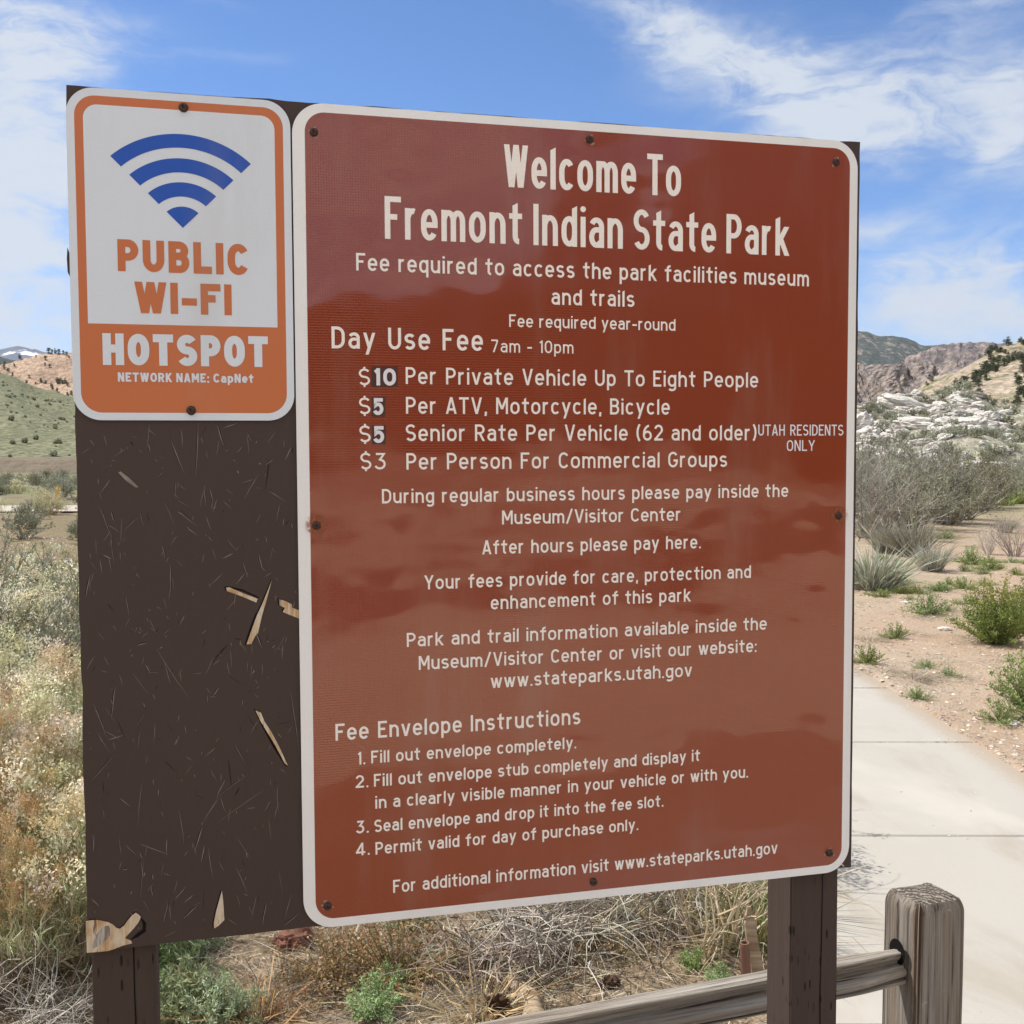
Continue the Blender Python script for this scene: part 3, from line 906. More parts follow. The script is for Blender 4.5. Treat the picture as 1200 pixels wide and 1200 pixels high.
def glyph(ch, w):
    """stroke skeleton: (width, [(points, end0, end1)]) in cap heights; ends: h = cut level, s = slanted top, b = square"""
    b, t, X = w / 2, 1 - w / 2, 0.745
    m = X - w / 2
    D = -0.26
    H = lambda p, e0='b', e1='b': (p, e0, e1)
    R1 = 0.24

    def ring(x0, x1, y0, y1, r):
        cx, rx = (x0 + x1) / 2, (x1 - x0) / 2
        r = min(r, (y1 - y0) / 2)
        p = arc(cx, y1 - r, rx, r, 0, 180) + arc(cx, y0 + r, rx, r, 180, 360)
        return (p + [p[0]], 'c', 'c')

    def ess(W, y0, y1, a=28):
        r = (y1 - y0) / 4
        return (arc(W / 2, y1 - r, W / 2, r, a, 270, 18) + arc(W / 2, y0 + r, W / 2, r, 90, -180 + a, 18)[1:], 'b', 'b')

    asc = lambda x: ([(x, 0), (x, 1.0)], 'h', 's')
    stem = lambda x, top=1.0, bot=0.0: ([(x, bot), (x, top)], 'h', 'h')
    dot = lambda x, y: ('dot', x, y)
    g = {
        'a': (.40, [stem(.40, .5), (arc(.20, m - .17, .20, .17, 155, 0, 12) + [(.40, .3)], 'b', 'b'),
                    ([(.40, .44), (.19, .44)] + arc(.19, (.44 + b) / 2, .19, (.44 - b) / 2, 90, 270, 12) + [(.25, b), (.40, b + .10)], 'b', 'b')]),
        'b': (.42, [asc(0), ring(0, .42, b, m, R1)]),
        'c': (.40, [(arc(.21, m - R1, .21, R1, 38, 180) + arc(.21, b + R1, .21, R1, 180, 322), 'b', 'b')]),
        'd': (.42, [asc(.42), ring(0, .42, b, m, R1)]),
        'e': (.42, [([(.0, .37), (.42, .37)], 'b', 'x'), ([(.42, .37)] + arc(.21, m - R1, .21, R1, 0, 180) + arc(.21, b + R1, .21, R1, 180, 325), 'b', 'b')]),
        'f': (.30, [(arc(.13 + .15, t - .15, .15, .15, 75, 180, 8) + [(.13, 0)], 'b', 'h'), ([(0, m), (.30, m)], 'x', 'x')]),
        'g': (.42, [ring(0, .42, b, m, R1), ([(.42, X), (.42, D + .22)] + arc(.21, D + .20, .21, .2 - b + .02, 0, -150, 12), 'h', 'b')]),
        'h': (.42, [asc(0), ([(0, m - .24)] + arc(.21, m - .23, .21, .23, 180, 0) + [(.42, 0)], 'b', 'h')]),
        'i': (.0, [stem(0, X), dot(0, .93)]),
        'k': (.40, [asc(0), ([(.39, X), (.0, .28)], 'h', 'b'), ([(.13, .43), (.41, 0)], 'b', 'h')]),
        'l': (.0, [asc(0)]),
        'm': (.70, [stem(0, X), ([(0, m - .22)] + arc(.175, m - .2, .175, .2, 180, 0) + [(.35, 0)], 'b', 'h'),
                    ([(.35, m - .22)] + arc(.525, m - .2, .175, .2, 180, 0) + [(.70, 0)], 'b', 'h')]),
        'n': (.42, [stem(0, X), ([(0, m - .24)] + arc(.21, m - .23, .21, .23, 180, 0) + [(.42, 0)], 'b', 'h')]),
        'o': (.44, [ring(0, .44, b, m, R1)]),
        'p': (.42, [stem(0, X, D), ring(0, .42, b, m, R1)]),
        'q': (.42, [stem(.42, X, D), ring(0, .42, b, m, R1)]),
        'r': (.25, [stem(0, X), ([(0, m - .24)] + arc(.20, m - .22, .20, .22, 180, 72, 9), 'b', 'b')]),
        's': (.37, [ess(.37, b, m)]),
        't': (.30, [([(.13, .97), (.13, b + .13)] + arc(.13 + .14, b + .13, .14, .13, 180, 275, 8), 'S', 'b'), ([(0, m), (.30, m)], 'x', 'x')]),
        'u': (.42, [stem(.42, X), ([(0, X), (0, b + .24)] + arc(.21, b + .23, .21, .23, 180, 360) + [(.42, b + .24)], 'h', 'b')]),
        'v': (.42, [([(0, X), (.205, 0)], 'h', 'h'), ([(.42, X), (.215, 0)], 'h', 'h')]),
        'w': (.64, [([(0, X), (.165, 0)], 'h', 'h'), ([(.32, X), (.175, 0)], 'h', 'h'), ([(.32, X), (.465, 0)], 'h', 'h'), ([(.64, X), (.475, 0)], 'h', 'h')]),
        'y': (.43, [([(0, X), (.215, .02)], 'h', 'b'), ([(.43, X), (.10, D)], 'h', 'h')]),
        'A': (.52, [([(0, 0), (.255, 1)], 'h', 'h'), ([(.52, 0), (.265, 1)], 'h', 'h'), ([(.09, .27), (.43, .27)], 'b', 'b')]),
        'B': (.46, [stem(0), ([(0, t), (.24, t)] + arc(.24, (t + .53) / 2, .19, (t - .53) / 2, 90, -90) + [(0, .53)], 'b', 'b'),
                    ([(.2, .53)] + arc(.25, (.53 + b) / 2, .21, (.53 - b) / 2, 90, -90) + [(0, b)], 'b', 'b')]),
        'C': (.48, [(arc(.25, t - .30, .25, .30, 30, 180) + arc(.25, b + .30, .25, .30, 180, 330), 'b', 'b')]),
        'D': (.48, [stem(0), ([(0, t), (.18, t)] + arc(.18, t - .3, .30, .3, 90, 0) + arc(.18, b + .3, .30, .3, 0, -90) + [(0, b)], 'b', 'b')]),
        'E': (.40, [stem(0), ([(0, t), (.40, t)], 'b', 'x'), ([(0, .52), (.36, .52)], 'b', 'b'), ([(0, b), (.40, b)], 'b', 'x')]),
        'F': (.40, [stem(0), ([(0, t), (.40, t)], 'b', 'x'), ([(0, .52), (.36, .52)], 'b', 'b')]),
        'G': (.49, [(arc(.25, t - .30, .25, .30, 30, 180) + arc(.25, b + .30, .25, .30, 180, 360) + [(.50, .42)], 'b', 'b'), ([(.28, .44), (.50, .44)], 'b', 'x')]),
        'H': (.48, [stem(0), stem(.48), ([(0, .52), (.48, .52)], 'b', 'b')]),
        'I': (.0, [stem(0)]),
        'K': (.47, [stem(0), ([(.46, 1), (.0, .36)], 'h', 'b'), ([(.15, .55), (.48, 0)], 'b', 'h')]),
        'L': (.38, [stem(0), ([(0, b), (.38, b)], 'b', 'x')]),
        'M': (.60, [stem(0), stem(.60), ([(.02, 1), (.30, .30)], 'h', 'b'), ([(.58, 1), (.30, .30)], 'h', 'b')]),
        'N': (.48, [stem(0), stem(.48), ([(.02, 1), (.46, 0)], 'h', 'h')]),
        'O': (.50, [ring(0, .50, b, t, .31)]),
        'P': (.45, [stem(0), ([(0, t), (.22, t)] + arc(.22, (t + .45) / 2, .23, (t - .45) / 2, 90, -90) + [(0, .45)], 'b', 'b')]),
        'R': (.46, [stem(0), ([(0, t), (.22, t)] + arc(.22, (t + .47) / 2, .23, (t - .47) / 2, 90, -90) + [(0, .47)], 'b', 'b'), ([(.22, .47), (.46, 0)], 'b', 'h')]),
        'S': (.46, [ess(.46, b, t)]),
        'T': (.46, [stem(.23), ([(0, t), (.46, t)], 'x', 'x')]),
        'U': (.48, [([(0, 1), (0, b + .27)] + arc(.24, b + .27, .24, .27, 180, 360) + [(.48, 1)], 'h', 'h')]),
        'V': (.52, [([(0, 1), (.255, 0)], 'h', 'h'), ([(.52, 1), (.265, 0)], 'h', 'h')]),
        'W': (.76, [([(0, 1), (.19, 0)], 'h', 'h'), ([(.38, 1), (.20, 0)], 'h', 'h'), ([(.38, 1), (.56, 0)], 'h', 'h'), ([(.76, 1), (.57, 0)], 'h', 'h')]),
        'Y': (.52, [([(0, 1), (.26, .42)], 'h', 'b'), ([(.52, 1), (.26, .42)], 'h', 'b'), stem(.26, .46)]),
        '0': (.46, [ring(0, .46, b, t, .31)]),
        '1': (.16, [stem(.16), ([(.16, t), (.0, t - .13)], 'b', 'b')]),
        '2': (.44, [(arc(.22, t - .25, .22, .25, 165, -25, 14) + [(.0, b)], 'b', 'b'), ([(0, b), (.44, b)], 'x', 'x')]),
        '3': (.43, [([(.03, t), (.40, t), (.21, .60)] + arc(.205, b + .26, .225, .26, 80, -155, 16), 'b', 'b')]),
        '4': (.48, [stem(.36), ([(.36, .98), (0, .26)], 'b', 'b'), ([(0, .24), (.48, .24)], 'x', 'x')]),
        '5': (.43, [([(.40, t), (.06, t), (.035, .53)] + arc(.205, b + .25, .225, .27, 130, -155, 18), 'x', 'b')]),
        '6': (.45, [ring(0, .45, b, .56, .25), ([(.0, .30)] + arc(.36, .42, .36, t - .42, 180, 95, 10), 'b', 'b')]),
        '7': (.44, [([(0, t), (.44, t)], 'x', 'b'), ([(.43, t), (.12, 0)], 'b', 'h')]),
        '$': (.42, [ess(.42, b, t), ([(.21, 1), (.21, 1.10)], 'b', 'b'), ([(.21, 0), (.21, -.10)], 'b', 'b')]),
        '.': (.0, [dot(0, .07)]),
        ':': (.0, [dot(0, .07), dot(0, .57)]),
        ',': (.02, [([(.03, .14), (.0, -.12)], 'b', 'b')]),
        '-': (.24, [([(0, .40), (.24, .40)], 'x', 'x')]),
        '/': (.36, [([(0, -.04), (.36, 1.04)], 'b', 'b')]),
        '(': (.14, [(arc(.42, .5, .42, .68, 130, 230, 12), 'b', 'b')]),
        ')': (.14, [(arc(-.28, .5, .42, .68, 50, -50, 12), 'b', 'b')]),
    }
    return g[ch]


SPACE = 0.34


def lettering(name, text, u0, u1, v, cap, wt, mat, parent, z, gap=0.16, label=None, space=SPACE, xw=1.0):
    """one line of lettering in a sign's own plane, drawn out to run exactly from u0 to u1"""
    w = wt
    adv, fixed, flex = [], 0.0, 0.0
    for k, ch in enumerate(text):
        if ch == ' ':
            adv.append(None)
            flex += space
        else:
            gw, st = glyph(ch, w)
            adv.append((gw, st))
            flex += gw + gap
            fixed += w
    flex -= gap
    sx = ((u1 - u0) / cap - fixed) / flex
    mb = MB()
    x = 0.0
    h = w / 2
    lay = 0
    for a in adv:
        if a is None:
            x += space * sx
            continue
        gw, st = a
        for s_ in st:
            lay += 1
            zz = z + 2.2e-5 * (lay % 5)
            if s_[0] == 'dot':
                cx, cy, r = x + h + s_[1] * sx, s_[2], h * 1.12
                an = np.linspace(0, 2 * np.pi, 15)[:-1]
                P = np.c_[cx + r * np.cos(an), cy + r * np.sin(an)]
                V = np.c_[u0 + P[:, 0] * cap, np.full(len(P), -zz), v + P[:, 1] * cap]
                mb.add(np.concatenate([V, [V.mean(0)]]), None, [[i, (i + 1) % 14, 14] for i in range(14)])
                continue
            pts, e0, e1 = s_
            p = np.array([(x + h + q[0] * sx, q[1]) for q in pts])
            keep = np.r_[True, np.linalg.norm(np.diff(p, axis=0), axis=1) > 1e-6]
            p = p[keep]
            closed = e0 == 'c'
            seg = np.diff(p, axis=0)
            seg /= np.linalg.norm(seg, axis=1, keepdims=True)
            if e0 == 'x':
                p[0] = p[0] - seg[0] * h
            if e1 == 'x':
                p[-1] = p[-1] + seg[-1] * h
            tan = np.empty_like(p)
            tan[0], tan[-1] = seg[0], seg[-1]
            if closed:
                tan[0] = tan[-1] = seg[0] + seg[-1]
            tan[1:-1] = seg[:-1] + seg[1:]
            tan /= np.linalg.norm(tan, axis=1, keepdims=True)
            nrm = np.c_[-tan[:, 1], tan[:, 0]]
            sc = np.ones(len(p))
            if len(p) > 2:
                cs = np.abs(np.sum(tan[1:-1] * seg[:-1], axis=1))
                sc[1:-1] = 1 / np.maximum(cs, 0.55)
            Lp, Rp = p + nrm * h * sc[:, None], p - nrm * h * sc[:, None]
            for e, idx in ((e0, 0), (e1, -1)):
                if e in 'hsS':
                    d = tan[idx]
                    for arr in (Lp, Rp):
                        yl = p[idx, 1]
                        if e in 'sS':
                            yl = p[idx, 1] - (0.55 * w if arr[idx, 0] < p[idx, 0] else 0.0) + (.03 if e == 'S' else 0)
                        k = (yl - arr[idx, 1]) / d[1]
                        arr[idx] = arr[idx] + d * k
            n = len(p)
            V = np.concatenate([Lp, Rp])
            V3 = np.c_[u0 + V[:, 0] * cap, np.full(2 * n, -zz), v + V[:, 1] * cap]
            i = np.arange(n - 1)
            mb.add(V3, np.stack([i, n + i, n + i + 1, i + 1], 1))
        x += w + (gw + gap) * sx
    o = mb.build(name, mat, parent)
    if label:
        o['label'] = label
    return o


# ------------------------------------------------------------------ notice board and signs
TH_B = 0.018
board = thing('notice_board', 'dark brown painted wooden board on two posts, paint scratched and lower corner splintered', 'notice board', (SO[0], SO[1], SO[2]), SYAW)
# local frame: x along the sign, -y to the viewer, z up; the brown sign's lower left corner is the origin
pl, pr_, pb, pt = suv(101, 1115)[0] , 0.9144 + 0.0065, -0.0125, 1.2192 + 0.0055
pl = -0.3045
pbl, pbr = suv(101, 1117)[1], .0035
pt = 1.2192 + .0016
pb = pbl


def ragged(x0, y0, x1, y1, n, amp, sd):
    t = np.linspace(0, 1, n, endpoint=False)
    nx, ny = (y1 - y0), -(x1 - x0)
    l = math.hypot(nx, ny)
    j = amp * (fbm(t * 23, t * 0 + sd, 4, sd) - 0.6 * np.maximum(0, fbm(t * 61, t * 0, 2, sd + 3) - .2))
    return np.c_[x0 + (x1 - x0) * t + nx / l * j, y0 + (y1 - y0) * t + ny / l * j]


outl = np.concatenate([ragged(pl, pbl, pr_, pbr, 90, .0022, 1), ragged(pr_, pbr, pr_, pt, 60, .0012, 2),
                       ragged(pr_, pt, pl, pt, 90, .0024, 3), ragged(pl, pt, pl, pbl, 80, .0020, 4)])
mb = MB()
mb.poly(outl, -0.004, TH_B)
panel_mb = mb
PF = -0.004            # panel face sits 4 mm behind the sign backs


def flake(name, pix, mat, lift, label=None):
    pts = [suv(px, py, 0) for px, py in pix]
    m = MB()
    m.poly(np.array(pts), PF + lift, lift * 0.8)
    o = m.build(name, mat, board)
    if label:
        o['label'] = label
    if mat is M_BARE:                       # shade drawn as a dark rim, so the chip looks recessed
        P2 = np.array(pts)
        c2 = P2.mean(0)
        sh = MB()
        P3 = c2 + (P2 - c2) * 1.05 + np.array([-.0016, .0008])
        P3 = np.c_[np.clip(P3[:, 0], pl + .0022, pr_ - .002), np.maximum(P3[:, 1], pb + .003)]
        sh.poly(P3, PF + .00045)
        sh.build('crack_and_rim_shade', M_CRACK_SHADE, board)


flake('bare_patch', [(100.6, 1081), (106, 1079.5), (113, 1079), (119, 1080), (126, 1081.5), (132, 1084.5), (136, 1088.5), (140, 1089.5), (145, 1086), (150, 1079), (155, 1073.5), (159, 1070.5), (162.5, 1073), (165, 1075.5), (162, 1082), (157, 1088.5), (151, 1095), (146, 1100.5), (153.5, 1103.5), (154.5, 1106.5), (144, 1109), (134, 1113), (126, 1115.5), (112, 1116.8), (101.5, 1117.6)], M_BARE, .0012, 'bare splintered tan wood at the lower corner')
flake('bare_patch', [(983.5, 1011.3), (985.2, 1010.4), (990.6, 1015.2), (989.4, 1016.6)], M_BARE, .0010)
flake('weathered_core', [(108, 1107), (113, 1096), (120, 1087), (127, 1085.5), (130, 1092), (127, 1100), (118, 1108), (108, 1113)], M_WCORE, .0016)
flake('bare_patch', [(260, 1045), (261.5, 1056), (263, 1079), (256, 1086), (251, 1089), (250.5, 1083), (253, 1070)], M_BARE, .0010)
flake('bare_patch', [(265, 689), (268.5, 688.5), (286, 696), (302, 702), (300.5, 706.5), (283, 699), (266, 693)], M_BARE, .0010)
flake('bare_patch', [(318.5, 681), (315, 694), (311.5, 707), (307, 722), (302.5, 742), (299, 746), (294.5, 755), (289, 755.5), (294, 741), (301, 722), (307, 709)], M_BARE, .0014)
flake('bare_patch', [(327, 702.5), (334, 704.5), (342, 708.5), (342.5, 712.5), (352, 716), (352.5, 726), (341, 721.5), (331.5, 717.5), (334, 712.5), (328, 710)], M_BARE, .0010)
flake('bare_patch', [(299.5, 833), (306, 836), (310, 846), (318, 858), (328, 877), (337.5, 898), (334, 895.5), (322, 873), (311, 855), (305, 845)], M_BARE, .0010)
flake('bare_patch', [(138.5, 554), (141, 552.5), (152, 561), (162, 571), (159, 571.5), (147, 563)], M_SCRATCH, .0007)
for pix in ([(164, 1075), (171, 1083), (170.5, 1093), (160, 1100), (152, 1103), (158, 1097), (167, 1090), (167, 1084)],
            [(266, 687), (284, 691), (303, 700), (303.4, 701.5), (284, 693), (266, 688.2)],
            [(303, 836), (314, 858), (326, 880), (337, 899), (334, 898), (320, 876), (304, 846)],
            [(287, 755), (293, 736), (300, 718), (296, 736), (288.5, 757)]):
    flake('crack_and_rim_shade', pix, M_CRACK_SHADE, .0006)

# scratches and lifted paint strands over the panel, larger ones as in the photograph
r2 = np.random.default_rng(11)
mb = panel_mb
known = [(175, 497, 172, 525), (173, 520, 176, 530), (201, 516, 216, 556), (232, 495, 229, 560), (255, 498, 262, 522), (262, 502, 280, 495), (206, 565, 204, 584),
         (239, 572, 241, 594), (245, 572, 250, 590), (209, 600, 232, 618), (218, 617, 232, 628), (208, 600, 215, 604), (329, 590, 324, 612), (145, 622, 162, 606),
         (130, 600, 134, 612), (115, 593, 130, 629), (200, 663, 198, 703), (105, 675, 100, 702), (110, 825, 125, 866), (135, 805, 130, 845), (126, 868, 145, 862),
         (193, 776, 200, 803), (250, 815, 257, 806), (340, 810, 350, 880), (105, 1010, 124, 960), (209, 950, 215, 990), (237, 970, 228, 1000), (240, 992, 236, 1012),
         (258, 935, 265, 955), (170, 779, 176, 790), (161, 757, 172, 754), (276, 693, 274, 712), (303, 650, 308, 670), (285, 660, 290, 678), (326, 920, 327, 955),
         (318, 940, 310, 952), (192, 1082, 197, 1058), (230, 1063, 215, 1078), (333, 1086, 350, 1072), (312, 1060, 308, 1085), (342, 1050, 335, 1078), (205, 1056, 218, 1040),
         (190, 640, 193, 655), (300, 740, 307, 760), (148, 700, 151, 722), (165, 1010, 168, 1030), (177, 1040, 179, 1052)]
rnd = []
while len(rnd) < 360:
    px, py = r2.uniform(98, 348), r2.uniform(498, 1100)
    an = r2.normal(0.0, 0.45) + (r2.choice([0, 0, 0.6, -0.6]))
    L_ = 2.5 + r2.exponential(9) * (2.2 if r2.random() < .12 else 1)
    rnd.append((px, py, px + L_ * math.sin(an), py + L_ * math.cos(an)))
for q, (ax, ay, bx, by) in enumerate(known + rnd):
    A, B = suv(ax, ay), suv(bx, by)
    if min(A[0], B[0]) < pl + .006 or max(A[0], B[0]) > 0.0 or min(A[1], B[1]) < max(pb, 0) + .004:
        continue
    d = B - A
    L_ = np.linalg.norm(d)
    nn = np.array([-d[1], d[0]]) / L_
    big = q < len(known)
    wd = r2.uniform(.0006, .0013) if big else r2.uniform(.0003, .0006) + r2.exponential(.00016)
    bend = r2.normal(0, .018) * L_
    ts = np.array([0, .3, .65, 1.0])
    prof = np.array([.2, 1, .8, .1]) * wd
    cen = A + d * ts[:, None] + nn * (bend * ts * (1 - ts) * 4)[:, None] + nn * r2.normal(0, wd * .35, (4, 1))
    pts = np.concatenate([cen + nn * prof[:, None] * .5, (cen - nn * prof[:, None] * .5)[::-1]])
    zz = PF + .00025 + .000002 * q
    mb.poly(pts, zz, mat=1 if (big or r2.random() < .86) else 2)
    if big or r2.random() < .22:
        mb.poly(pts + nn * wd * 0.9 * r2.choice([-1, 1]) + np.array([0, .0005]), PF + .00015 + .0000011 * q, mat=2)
panel = mb.build('panel', [M_BOARD, M_SCRATCH, M_CRACK_SHADE], board)
panel['label'] = 'dark brown painted panel with fine pale scratches'
# splinter lifting from the panel's side edge
m = MB()
m.poly(np.array([(pl - .0005, .958), (pl - .0045, .966), (pl - .0052, .985), (pl - .0040, 1.000), (pl - .001, .99)]), PF - .002, .004)
m.build('splinter', M_BOARD, board)


def square_post(wd, h0, h1, r=.004, grain=.0008, seed=0, n_side=9, nz=26):
    """square timber with worn corners, grain-waved sides; origin at its axis"""
    base = []
    h = wd / 2
    for k, (cx, cy, a0) in enumerate(((h - r, h - r, 0), (-h + r, h - r, 90), (-h + r, -h + r, 180), (h - r, -h + r, 270))):
        for i in range(4):
            a = math.radians(a0 + 30 * i)
            base.append((cx + r * math.cos(a), cy + r * math.sin(a)))
        nx = ((-h + r, h), (-h, -h + r), (h - r, -h), (h, h - r))[k]
        last = np.array(base[-1])
        for i in range(1, n_side):
            f = i / n_side
            base.append(tuple(last * (1 - f) + np.array(nx) * f))
    base = np.array(base)
    secs = []
    ang = np.linspace(0, 1, len(base), endpoint=False)
    for z in np.linspace(h0, h1, nz):
        d = 1 + grain / h * 2 * fbm(ang * 40, ang * 0 + z * 2 + seed, 3, seed)
        secs.append(np.c_[base * d[:, None], np.full(len(base), z)])
    return secs


PW = 0.089
for k, (uc, sd) in enumerate(((pl + PW / 2 + .0015, 3), (pr_ - PW / 2 - .0125, 8))):
    mb = MB()
    yc = 0.004 + TH_B + PW / 2 + .0005
    gz = -SO[2] - 0.25
    mb.loft([s + np.array([uc, yc, 0]) for s in square_post(PW, gz, 1.13, seed=sd)])
    mb.build('post', M_POST, board, False)
    # drying check along the face
    m = MB()
    zz = np.linspace(-.82, .0, 30)
    xo = (.014 if k == 0 else .012)
    off = xo + .003 * fbm(zz * 5, zz * 0, 3, sd)
    wv = .0009 + .0008 * fbm(zz * 9, zz * 0 + 3, 2, sd)
    m.poly(np.concatenate([np.c_[uc + off - wv, zz], np.c_[uc + off + wv, zz][::-1]]), -(yc - PW / 2) + .0011)
    m.build('drying_crack', M_CRACK_SHADE, board)

# --- the large brown sign
sign = thing('information_sign', 'large glossy brown sign with white border and lettering about park fees', 'sign', SO, SYAW)
TS = 0.002
mb = MB()
full = round_rect(0, 0, .9144, 1.2192, .045, 12)
mb.poly(full, -.0005, TS - .0005)
mb.build('sign_plate', M_ALU, sign)
iu0, iv0 = suv(369, 1000)[0], suv(690, 1044)[1]
iu1, iv1 = suv(993.5, 400)[0], suv(690, 153.5)[1]
inner = round_rect(iu0, iv0, iu1, iv1, .029, 12)
mb = MB()
ring_poly(mb, full, inner, .0002)
mb.build('white_border', M_WHITE, sign)
mb = MB()
GN = 60
mb.poly(inner, .0002)
mb.build('brown_face', M_BROWN, sign)

LINES = [  # text, left px, left baseline px, right px, cap height px at left, weight, gap
    ('Welcome To', 590.6, 219, 797.8, 50.0, .135, .14, .34),
    ('Fremont Indian State Park', 451.0, 279.8, 924.3, 50.0, .132, .14, .30),
    ('Fee required to access the park facilities museum', 417.4, 317.0, 947.6, 20.6, .138, .15, .40),
    ('and trails', 646.1, 357.0, 743.3, 19.3, .140, .15, .40),
    ('Fee required year-round', 596.6, 383.2, 791.3, 14.8, .135, .13, .36),
    ('Day Use Fee', 388.6, 408.2, 565.8, 25.8, .140, .17, .45),
    ('7am - 10pm', 575.6, 412.7, 671.8, 14.8, .125, .16, .40),
    ('Per Private Vehicle Up To Eight People', 475.4, 450.0, 888.1, 19.8, .135, .15, .42),
    ('Per ATV, Motorcycle, Bicycle', 475.7, 484.8, 784.6, 19.7, .135, .15, .42),
    ('Senior Rate Per Vehicle (62 and older)', 475.5, 517.0, 886.2, 19.7, .135, .15, .42),
    ('Per Person For Commercial Groups', 476.2, 550.4, 851.8, 19.4, .135, .15, .42),
    ('During regular business hours please pay inside the', 447.6, 590.0, 923.4, 16.9, .142, .14, .40),
    ('Museum/Visitor Center', 588.2, 614.6, 797.8, 16.3, .142, .12, .40),
    ('After hours please pay here.', 565.0, 649.7, 821.0, 16.5, .142, .14, .40),
    ('Your fees provide for care, protection and', 497.2, 690.8, 879.7, 16.5, .142, .14, .40),
    ('enhancement of this park', 575.1, 714.3, 809.2, 16.4, .142, .14, .40),
    ('Park and trail information available inside the', 476.7, 758.1, 898.2, 16.4, .142, .13, .40),
    ('Museum/Visitor Center or visit our website:', 490.7, 785.1, 886.3, 16.4, .142, .13, .40),
    ('www.stateparks.utah.gov', 575.0, 806.4, 810.7, 16.2, .142, .13, .40),
    ('Fee Envelope Instructions', 393.2, 868.0, 680.0, 19.8, .142, .15, .42),
    ('1.', 418.8, 896.0, 428.0, 14.8, .150, .16, .3),
    ('Fill out envelope completely.', 435.0, 894.5, 675.1, 14.8, .150, .13, .38),
    ('2.', 416.7, 923.4, 431.6, 14.8, .150, .16, .3),
    ('Fill out envelope stub completely and display it', 438.2, 921.8, 820.0, 14.8, .150, .13, .38),
    ('in a clearly visible manner in your vehicle or with you.', 439.8, 947.6, 876.4, 14.8, .150, .13, .38),
    ('3.', 417.0, 976.8, 432.0, 14.8, .150, .16, .3),
    ('Seal envelope and drop it into the fee slot.', 438.7, 975.2, 777.2, 14.6, .150, .13, .38),
    ('4.', 417.0, 1002.8, 433.2, 14.8, .150, .16, .3),
    ('Permit valid for day of purchase only.', 440.0, 1001.4, 747.8, 14.6, .150, .13, .38),
    ('For additional information visit www.stateparks.utah.gov', 460.7, 1046.3, 910.8, 15.2, .145, .12, .38),
]


def place_line(parent, name, text, lx, ly, rx, cap, wt, gap, sp, mat, z=.0007, base=(0, 0)):
    a = suv(lx, ly) - base
    tp = suv(lx, ly - cap) - base
    # find the right end on the same height
    lo = a[0]
    b = a[0]
    for yy in (ly,):
        y = yy
        for _ in range(12):
            q = suv(rx, y) - base
            y += (q[1] - a[1]) * 900
        b = q[0]
    lettering(name, text, a[0], b, a[1], tp[1] - a[1], wt, mat, parent, z, gap, None, sp)


for ln in LINES:
    place_line(sign, 'lettering', *ln, M_LETTER)
for px, py, rx in ((420.6, 451.4, 433.6), (420.8, 485.4, 434.0), (421.2, 518.2, 434.4), (422.4, 550.2, 435.2)):
    place_line(sign, 'lettering', '$', px, py, rx, 19.6, .125, .2, .3, M_LETTER)
place_line(sign, 'lettering', '3', 438.7, 550.2, 452.0, 19.4, .13, .2, .3, M_LETTER)
for (x0, y0, x1, y1), tx, lx, ly, rx, cp in (((435.2, 429.6, 466.0, 453.2), '10', 437.4, 451.7, 464.0, 20.2),
                                             ((435.6, 464.8, 451.4, 488.2), '5', 436.9, 486.0, 449.3, 19.6),
                                             ((436.0, 498.0, 452.0, 521.0), '5', 437.2, 518.8, 450.2, 19.6)):
    q = np.array([suv(x0, y1), suv(x1, y1), suv(x1, y0), suv(x0, y0)])
    m = MB()
    m.poly(q, .0006)
    st = m.build('price_sticker', M_PATCH, sign)
    st['label'] = 'dark sticker with a bold white price pasted over the old one'
    place_line(st, 'lettering', tx, lx, ly, rx, cp, .215, .16, .3, M_LETTER2, .0008)
place_line(sign, 'lettering', 'UTAH RESIDENTS', 888.2, 510.5, 988.0, 13.0, .125, .13, .46, M_LETTER2, .0008)
place_line(sign, 'lettering', 'ONLY', 921.7, 528.6, 954.6, 12.8, .125, .13, .3, M_LETTER2, .0008)


def bolt(parent, px, py, base=(0, 0), rad=.0050, rusty=1.0, seed=0):
    u, v = suv(px, py, .003) - base
    rb = np.random.default_rng(seed + 5)
    if 0 < rusty < 1:
        m = MB()
        for k in range(5):
            an = np.linspace(0, 2 * np.pi, 9)[:-1]
            a0 = rb.uniform(0, 6.28)
            rr_ = rad * rb.uniform(.25, .6)
            r = rr_ * (1 + .5 * rb.uniform(-1, 1, 8))
            c0 = rad * rb.uniform(1.2, 1.75)
            m.poly(np.c_[c0 * math.cos(a0) + r * np.cos(an), c0 * math.sin(a0) + r * np.sin(an) * .8], .000012 * k)
        m.build('chipped_ring', M_CHIP, parent, loc=(u, -.00042 - .00006 * (seed % 5), v))
    if rusty >= 1:
        m = MB()
        an = np.linspace(0, 2 * np.pi, 33)[:-1]
        r = .021 * rusty * (1 + .3 * fbm(an * 2, an * 0 + seed, 3, seed))
        m.poly(np.c_[r * np.cos(an), r * np.sin(an)], 0)
        m.build('rust_stain', M_RUST, parent, loc=(u, -.00045 - .00001 * seed, v))
    m = MB()
    an = np.linspace(0, 2 * np.pi, 19)[:-1]
    secs = []
    for y, r in ((.0004, rad * 1.25), (.0014, rad * 1.25), (.0018, rad * 1.2), (.0019, rad), (.0050, rad * .98), (.0064, rad * .78), (.0066, rad * .45), (.0048, rad * .40), (.0046, rad * .05)):
        secs.append(np.c_[r * np.cos(an), np.full(len(an), -y), r * np.sin(an)])
    m.loft(secs)
    m.build('bolt', M_BOLT, parent, True, loc=(u, 0, v))


